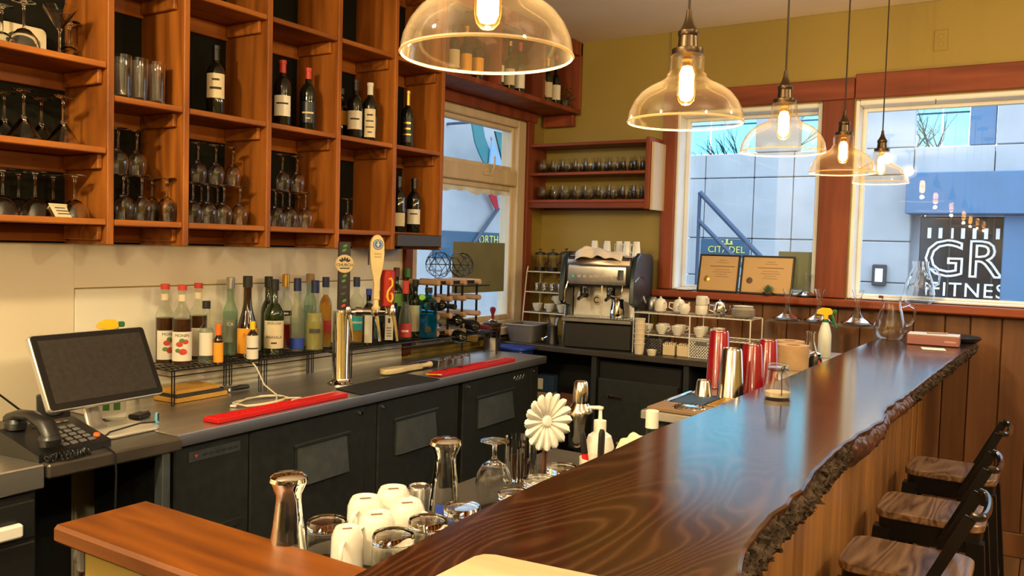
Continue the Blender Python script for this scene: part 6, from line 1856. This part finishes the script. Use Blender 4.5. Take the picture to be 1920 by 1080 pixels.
for i in range(7): MB().box(-.038, .038, -.09 + i * .026, -.076 + i * .026, .0125, .017, .001).build('bar', GOLD, t)
t = thing('drain_tray', 'wooden tray with a round perforated steel strainer on the service shelf', 'strainer', (-.955, 2.555, ZH + .001))
MB().box(-.115, .10, -.08, .05, 0, .012, .002).build('tray', mat('brown_tray', (.20, .12, .06), .5), t)
MB().lathe([(0, .019), (.015, .020), (.048, .016), (.052, .0125)], 28, c=(0, -.015, 0)).build('strainer', CHROME, t)
m = MB()
for rr, n_ in ((.022, 8), (.034, 14), (.044, 18)):
    for k in range(n_):
        a = 2 * PI * k / n_
        m.lathe([(0, .0006), (.0025, .0004), (.0026, -.002)], 6, c=(rr * math.cos(a), -.015 + rr * math.sin(a), .0188 - rr * .03))
o = m.build('holes', DARK_INT, t); o['kind'] = 'stuff'
# flask and spray bottle
t = thing('glass_flask', 'clear conical glass flask beside the spray bottle', 'flask', (-0.961, 4.113, ZH + .001))
MB().lathe(shell([(.0, .002), (.040, .0), (.045, .006), (.042, .02), (.022, .085), (.018, .10), (.018, .13), (.023, .142)], .0018), 24).build('glass', GLASS_TH, t)
t = thing('spray_bottle', 'spray bottle with yellow head and green trigger behind the bar', 'spray bottle', (-.945, 4.33, ZH + .001), R(20))
spray(t, .235)
t = thing('cork_jar', 'small black and chrome pourer beside the glass flask', 'jar', (-0.925 + .03, 3.93, ZH + .001))
MB().lathe([(0, 0), (.028, 0), (.030, .03), (.022, .05), (0, .052)], 18).build('body', BLACK_PL, t)
MB().lathe([(.023, .05), (.026, .06), (.010, .068), (0, .07)], 18).build('lid', CHROME, t)
MB().lathe([(0, .001), (.008, .001), (.009, 0)], 12, mat=T(.02, -.022, .025, rx=PI / 2)).build('red_mark', INK_RED, t)

# ---- near half
ZN = ZU + .001
def rocks(px, label):
    put('rocks_glass', ROCKS_UD, label, 'glass', px, 'upturned rocks glasses behind the bar', 1.0)
g = lambda p: (p[0], p[1], ZN)
rocks(g((-1.256, 1.268, 1.012)), 'upturned thick-based rocks glass beside the tall carafe and white mugs')
rocks(g((-1.094, 1.289, 1.012)), 'upturned thick-based rocks glass closest to the camera, in front of a mug')
rocks(g((-1.094, 1.401, 1.012)), 'upturned thick-based rocks glass beside the front white mug, along the bar')
rocks(g((-1.091, 1.519, 1.012)), 'upturned thick-based rocks glass before the carafe with the blue mark')
rocks(g((-1.059, 1.689, 1.012)), 'upturned thick-based rocks glass beside the upturned wine glass')
rocks(g((-1.070, 1.821, 1.012)), 'upturned thick-based rocks glass second from the marker pens')
rocks(g((-1.086, 1.962, 1.020)), 'upturned thick-based rocks glass right beside the marker pens')
P_CAR = [(0, .004), (.030, .0), (.034, .006), (.040, .03), (.041, .06), (.034, .11), (.026, .145), (.0245, .16), (.030, .182), (.0335, .195), (.0335, .200), (.031, .200), (.028, .182), (.0225, .16), (.024, .145), (.032, .11), (.0385, .06), (.0375, .03), (.028, .010), (0, .010)]
def carafe(label, loc, mark):
    t = thing('carafe', label, 'carafe', loc, face_cam(loc[0], loc[1]), 'upturned carafes behind the bar')
    MB().lathe([(0, .206), (.028, .204), (.036, .198), (.038, .190), (.034, .180), (.0265, .165), (.0255, .15), (.030, .11), (.036, .06), (.040, .02), (.041, 0), (.039, 0), (.038, .02), (.034, .06), (.028, .11), (.0235, .15), (.024, .163), (.030, .178), (0, .186)], 28).build('glass', GLASS_TH, t)
    if mark:
        MB().lathe([(.0408, .025), (.0414, .025), (.0404, .055), (.0398, .055)], 12, a0=-.5, a1=.5).build('blue_mark', BLUELAB, t)
carafe('upturned glass carafe closest to the oak-capped end wall', g((-1.261, 1.164, 1.135)), False)
carafe('upturned glass carafe with a blue mark in the middle of the glasses', g((-1.206, 1.605, 1.135)), True)
# mugs
P_MUGUD = [(0, .094), (.024, .094), (.026, .098), (.030, .098), (.034, .092), (.0395, .078), (.042, .0), (.039, 0), (.0365, .075), (.03, .086), (0, .088)]
mg = MB().lathe(P_MUGUD, 28)
mg.tube([(.040, 0, .078), (.058, 0, .074), (.068, 0, .055), (.066, 0, .032), (.052, 0, .016), (.041, 0, .014)], .0062, 8, flat=.75)
_o = mg.build('coffee_mug', WHITE_CE, smooth=50); MUG = _o.data; bpy.data.objects.remove(_o)
MARK = mat('brown_stamp', (.16, .09, .05), .7)
def mug(label, loc, rz):
    t = thing('coffee_mug', label, 'mug', loc, rz, 'upturned white mugs behind the bar')
    link('body', MUG, t)
    MB().box(-.012, .012, -.004, .004, .0942, .0948, 0, T(rz=.9 - rz)).build('stamp', MARK, t)
mug('white upturned mug, hindmost one touching the cooler side', g((-1.275, 1.404, 1.028)), R(-75))
mug('white upturned mug at the back beside the small steel cup', g((-1.275, 1.499, 1.028)), R(20))
mug('white upturned mug in the middle of the mug cluster', (-1.181, 1.436, ZN), R(10))
mug('white upturned mug at the front with its handle toward the camera', g((-1.180, 1.335, 1.028)), R(-95))
mug('white upturned mug mostly hidden behind the first rocks glass', (-1.176, 1.243, ZN), R(-60))
bpy.data.objects['coffee_mug.004'].scale = (.8, .8, .95)
tin('small brushed steel cup upturned behind the mugs and carafe', g((-1.285, 1.609, 1.005)), .075, .034, .027, STEEL_D, name='steel_cup')
# wine glass and straw tubes
P_BALL = [(0, 0), (.037, 0), (.037, .002), (.012, .006), (.006, .014), (.0055, .040), (.010, .050), (.030, .062), (.044, .085), (.047, .105), (.044, .130), (.038, .158), (.036, .172), (.0346, .172), (.0364, .158), (.0424, .130), (.0454, .105), (.0424, .086), (.028, .0645), (0, .056)]
BALL = glass_mesh('wine_glass', P_BALL, GLASS_TH, 32, flip=.172)
t = put('wine_glass', BALL, 'large upturned wine glass behind the bar between carafe and straw holder', 'glass', g((-1.179, 1.776, 1.103)), None, 1.0)
t = thing('straw_holder', 'clear ribbed glass holder standing behind the upturned wine glass', 'holder', g((-1.259, 2.032, 0.931)))
m = MB()
prof_n = 32
vs, fs = [], []
for z in (0, .004, .125):
    for k in range(prof_n):
        a = 2 * PI * k / prof_n
        rr = .043 + .0025 * math.cos(k * PI) if z > .001 else .040
        vs.append((rr * math.cos(a), rr * math.sin(a), z))
for l in range(2):
    for k in range(prof_n):
        fs.append((l * prof_n + k, l * prof_n + (k + 1) % prof_n, (l + 1) * prof_n + (k + 1) % prof_n, (l + 1) * prof_n + k))
fs.append(tuple(range(prof_n))[::-1])
m.add(vs, fs).build('glass', GLASS_TH, t, smooth=20)
for i in range(9):
    a = i * .7
    MB().tube([(.02 * math.cos(a), .02 * math.sin(a), .006), (.026 * math.cos(a), .026 * math.sin(a), .055 + .004 * i)], .0028, 6).build('coffee_stick', mat('coffee_stick', (.30, .12, .07), .7) if i == 0 else bpy.data.materials['coffee_stick'], t)
# white paper pinwheel on a stem in a small glass
dp = P0 = (-1.21, 2.10)
t = thing('paper_pinwheel', 'white pleated paper flower on a brown stem behind the bar', 'paper flower', (-1.18, 2.03, ZN), face_cam(-1.18, 2.03) + R(38))
zc = 1.112 - ZN
m = MB()
NP = 16
M_ = T(0, 0, zc, ry=PI / 2)
me_p = None
PAPW = mat('white_petal_paper', (.86, .84, .78), .7)
for k in range(NP):
    pet = MB()
    rows_ = []
    for r_, w_, hz in ((.016, .0035, .003), (.045, .0115, .007), (.066, .0150, .010), (.078, .0110, .012), (.083, .003, .013)):
        rows_.append([(r_, -w_, hz), (r_, 0, hz + .0055), (r_, w_, hz)])
    vs = [p for r_ in rows_ for p in r_]
    fs = []
    for l in range(4):
        for c_ in range(2):
            a = l * 3 + c_
            fs.append((a, a + 3, a + 4, a + 1))
    pet.add(vs, fs)
    if me_p is None:
        o = pet.build('petal', PAPW, t); me_p = o.data
        o.modifiers.new('thickness', 'SOLIDIFY').thickness = .0012
    else:
        o = link('petal', me_p, t); o.modifiers.new('thickness', 'SOLIDIFY').thickness = .0012
    o.matrix_local = M_ @ Matrix.Rotation(2 * PI * k / NP, 4, 'Z') @ Matrix.Rotation(.10, 4, 'X')
MB().lathe([(0, .016), (.012, .014), (.018, .006), (.017, 0), (0, -.002)], 16, mat=M_).build('centre', PAPW, t)
MB().tube([(-.006, 0, .02), (-.004, 0, zc)], .004, 8).build('stem', mat('brown_stem', (.10, .035, .02), .6), t)
MB().tube([(-.006, .012, .02), (-.006, .010, zc - .03)], .004, 8).build('stem', bpy.data.materials['brown_stem'], t)
MB().lathe([(0, 0), (.030, 0), (.032, .05), (.030, .05), (.028, .006), (0, .006)], 20).build('pot', GLASS_TH, t)
# cobbler shaker
t = thing('cocktail_shaker', 'polished steel three-piece cocktail shaker behind the paper flower', 'shaker', g((-1.317, 2.495, 0.931)))
MB().lathe([(0, 0), (.034, 0), (.036, .006), (.043, .105), (.043, .112), (0, .113)], 28).build('cup', SHAKER, t)
MB().lathe([(.0445, .108), (.0445, .118), (.040, .130), (.030, .145), (.0275, .150), (0, .151)], 28).build('shoulder', SHAKER, t)
MB().lathe([(.029, .150), (.029, .158), (.027, .18), (.0225, .218), (.019, .222), (0, .223)], 28).build('cap', SHAKER, t)
# lotion pump
t = thing('soap_pump', 'white pump dispenser bottle behind the bar', 'dispenser', (-1.105, 2.22, ZN), R(180 + 30))
zt_ = 1.134 - ZN
MB().lathe([(0, 0), (.040, 0), (.043, .006), (.043, zt_ - .115), (.034, zt_ - .085), (.020, zt_ - .075), (0, zt_ - .074)], 26).build('bottle', WHITE_PL, t)
MB().lathe([(.0185, zt_ - .076), (.0185, zt_ - .040), (.010, zt_ - .038), (0, zt_ - .037)], 18).build('collar', WHITE_PL, t)
MB().lathe([(.006, zt_ - .038), (.005, zt_ - .01), (.009, zt_ - .006), (.009, zt_), (0, zt_)], 12).tube([(0, 0, zt_ - .003), (.035, 0, zt_ - .003), (.042, 0, zt_ - .010)], [.006, .005, .004], 8).build('pump', WHITE_PL, t)
# towel, bottle and markers
n_ = 22
vs, fs = [], []
for i in range(n_):
    for j in range(n_):
        u, v = i / (n_ - 1), j / (n_ - 1)
        h = .09 + .07 * min(1, 5 * u, 5 * (1 - u), 5 * v, 5 * (1 - v)) + .018 * noise.noise(Vector((u * 4, v * 4, 2)))
        vs.append((-.075 + .15 * u, -.07 + .14 * v, h if 0 < i < n_ - 1 and 0 < j < n_ - 1 else .0))
for i in range(n_ - 1):
    for j in range(n_ - 1):
        a = i * n_ + j
        fs.append((a, a + n_, a + n_ + 1, a + 1))
cl = MB().add(vs, fs).build('bar_towel', mat('cream_towel', (.74, .64, .46), .95, bump=.4, bscale=220), None, (-.915, 2.10, ZN), smooth=80)
tag(cl, 'folded cream towel behind the bar between pump bottle and white-capped bottle', 'towel')
bottle('bottle with a white screw cap just showing above the bar edge', (-.955, 2.25, ZN), H=.185, R_=.032, rn=.0155, hs=.08, hn=.12, glass=BOT_PALE, lab=PAPER_CR, lz=(.03, .1), cap=WHITE_PL, cap_h=.05, name='bottle')
t = thing('pen_cup', 'white ceramic cup holding marker pens at the bar edge', 'cup', (-1.035, 2.06, ZN))
MB().lathe([(0, 0), (.040, 0), (.043, .005), (.045, .095), (.042, .095), (.039, .01), (0, .01)], 24).build('cup', WHITE_CE, t)
def marker(label, loc, rot, body, cap, L=.135):
    t = thing('marker_pen', label, 'marker', loc, 0, 'marker pens at the bar edge')
    t.rotation_euler = rot
    MB().lathe([(0, 0), (.008, 0), (.0088, .003), (.0088, L * .6), (0, L * .6)], 14).build('barrel', body, t)
    MB().lathe([(.0092, L * .6), (.0092, L * .93), (.006, L), (0, L)], 14).build('cap', cap, t)
PENB = BLACK_PL
marker('black marker pen with a red stripe leaning in the pen cup', (-1.048, 2.05, ZN + .012), (.10, -.12, 0), RED_RB, BLACK_PL, .16)
marker('thick black marker pen upright in the pen cup', (-1.022, 2.06, ZN + .012), (.06, .05, 0), BLACK_PL, BLACK_PL, .165)
marker('black marker with lime green band beside the pen cup', (-.968, 2.03, ZN), (.0, .04, 0), LIMECAP, BLACK_PL, .135)
t = thing('wine_cork', 'printed cork standing at the bar edge beside the markers', 'cork', (-.93, 1.985, ZN + .085), 0)
MB().lathe([(0, 0), (.0115, 0), (.012, .002), (.012, .042), (.0115, .044), (0, .044)], 16).build('cork', CORKM, t)
MB().box(-.006, .006, -.0125, -.0118, .008, .034).build('print', INK, t)
MB().lathe([(0, -.085), (.02, -.085), (.014, -.001), (0, -.001)], 14).build('stand', GREY_PL, t)

# ================================================================= ON THE BAR TOP
ZBT = ZB + .0015
t = thing('glass_pitcher', 'clear round-bellied glass pitcher at the far end of the bar', 'pitcher', (-0.714, 4.749, ZBT), R(25))
GP = GLASS_TH
t.scale = (.86, .86, .84)
MB().lathe(shell([(0, .003), (.060, 0), (.078, .012), (.092, .045), (.092, .075), (.078, .13), (.060, .19), (.053, .235), (.056, .265)], .0022), 32).build('body', GP, t)
MB().tube([(.062, 0, .20), (.10, 0, .215), (.135, 0, .195), (.138, 0, .14), (.115, 0, .095), (.088, 0, .085)], .007, 10).build('handle', GP, t)
MB().prism([(-.05, -.022), (-.075, 0), (-.05, .022)], .250, .266).build('spout', GP, t)
t = thing('glass_pitcher', 'clear glass pitcher standing on the window ledge behind the bar end', 'pitcher', (-0.644, 5.215, ZL), R(10))
MB().lathe(shell([(0, .003), (.066, 0), (.080, .01), (.086, .05), (.076, .11), (.056, .16), (.044, .20), (.046, .225)], .0022), 32).build('body', GP, t)
MB().tube([(.045, 0, .19), (.085, 0, .185), (.105, 0, .15), (.10, 0, .11), (.075, 0, .095)], .006, 10).build('handle', GP, t)
t.scale = (.95, .62, 1.05)
t = thing('service_tray', 'round black tray at the far end of the bar', 'tray', (-.475, 4.93, ZBT))
MB().lathe([(0, 0), (.15, 0), (.165, .012), (.170, .024), (.166, .024), (.155, .010), (0, .006)], 40).build('tray', BLACK_PL, t)
t = thing('folded_cloth', 'folded grey-blue cloth lying on the black tray', 'cloth', (-.53, 4.95, ZBT + .0075), .2)
MB().box(-.10, .08, -.07, .07, 0, .012, .005).build('fold', BLUE_CLOTH, t)
MB().box(-.09, .06, -.065, .06, .0125, .024, .005).build('fold', BLUE_CLOTH, t)
t = thing('gift_box', 'flat dusty pink box with a pale lid lying on the bar', 'box', (-0.501, 4.576 + .06, ZBT), R(3))
MB().box(-.11, .12, -.07, .07, 0, .047, .003).build('box', mat('dusty_pink_card', (.30, .11, .10), .5), t)
MB().box(-.108, .118, -.068, .068, .0475, .052, .001).build('lid', mat('pale_grey_card', (.60, .55, .55), .5), t)
MB().box(.055, .105, -.0708, -.0701, .018, .026).build('printed_line', mat('pale_pink_print', (.55, .30, .25), .5), t)
t = thing('paper_slip', 'white paper slip on the bar beside the pink box', 'paper', (-.47, 4.40, ZBT), .2)
MB().box(-.05, .05, -.05, .05, 0, .0012).build('paper', PAPER, t)
t = thing('pen', 'pale wooden pen lying on the pink box', 'pen', (-0.501 + .02, 4.576 + .06, ZBT + .0525), .5)
MB().tube([(-.05, 0, .004), (.05, 0, .004)], .0038, 8).build('barrel', W_PEG, t)
t = thing('salt_jar', 'small clear swing-top jar with a layer of pale sugar on the bar', 'jar', (-0.683, 2.544, ZBT), R(-60))
MB().lathe(shell([(0, .002), (.036, 0), (.040, .005), (.040, .02), (.030, .072), (.0265, .082), (.029, .090)], .0022), 28).build('glass', GLASS, t)
MB().lathe([(0, .004), (.036, .004), (.0365, .018), (0, .020)], 24).build('sugar', mat('pale_sugar', (.70, .60, .45), .9, bump=.4, bscale=300), t)
MB().lathe([(0, .091), (.030, .091), (.031, .097), (.022, .102), (0, .103)], 24).build('lid', GLASS, t)
MB().tube([(.031, 0, .086), (.036, .0, .094), (.034, .01, .10), (.038, .0, .075), (.046, .0, .02), (.043, .0, .012)], .0014, 6).tube([(.030 * math.cos(a * .4), .030 * math.sin(a * .4), .084) for a in range(16)], .0013, 6, closed=True).build('wire_bail', BLACK_MT, t)
t = thing('cutting_board', 'pale wooden board lying on the bar at the very front', 'board', (-.62, .84, ZBT), 0)
a_ = (-0.638, 0.939, 1.180)
b_ = (-0.481, 0.957, 1.180)
c_ = (-0.638, 0.840, 1.180)
def rel(p): return (p[0] + .62, p[1] - .84)
d1 = Vector(rel(b_)) - Vector(rel(a_)); d1.normalize()
d2 = Vector(rel(c_)) - Vector(rel(a_)); d2.normalize()
A0 = Vector(rel(a_))
pl_ = [A0 + d1 * .02, A0 + d1 * .006 + d2 * .006, A0 + d2 * .02, A0 + d2 * .42, A0 + d2 * .42 + d1 * .26, A0 + d1 * .26]
MB().prism([tuple(p) for p in pl_], 0, .014, b=.002).build('board', W_PALE, t)
# tongs and fabric hanging by the end wall
t = thing('apron_bundle', 'dark bundle of bags hanging below the till counter', 'bag', (-2.30, 1.02, .55))
bpy.data.objects.remove(t)
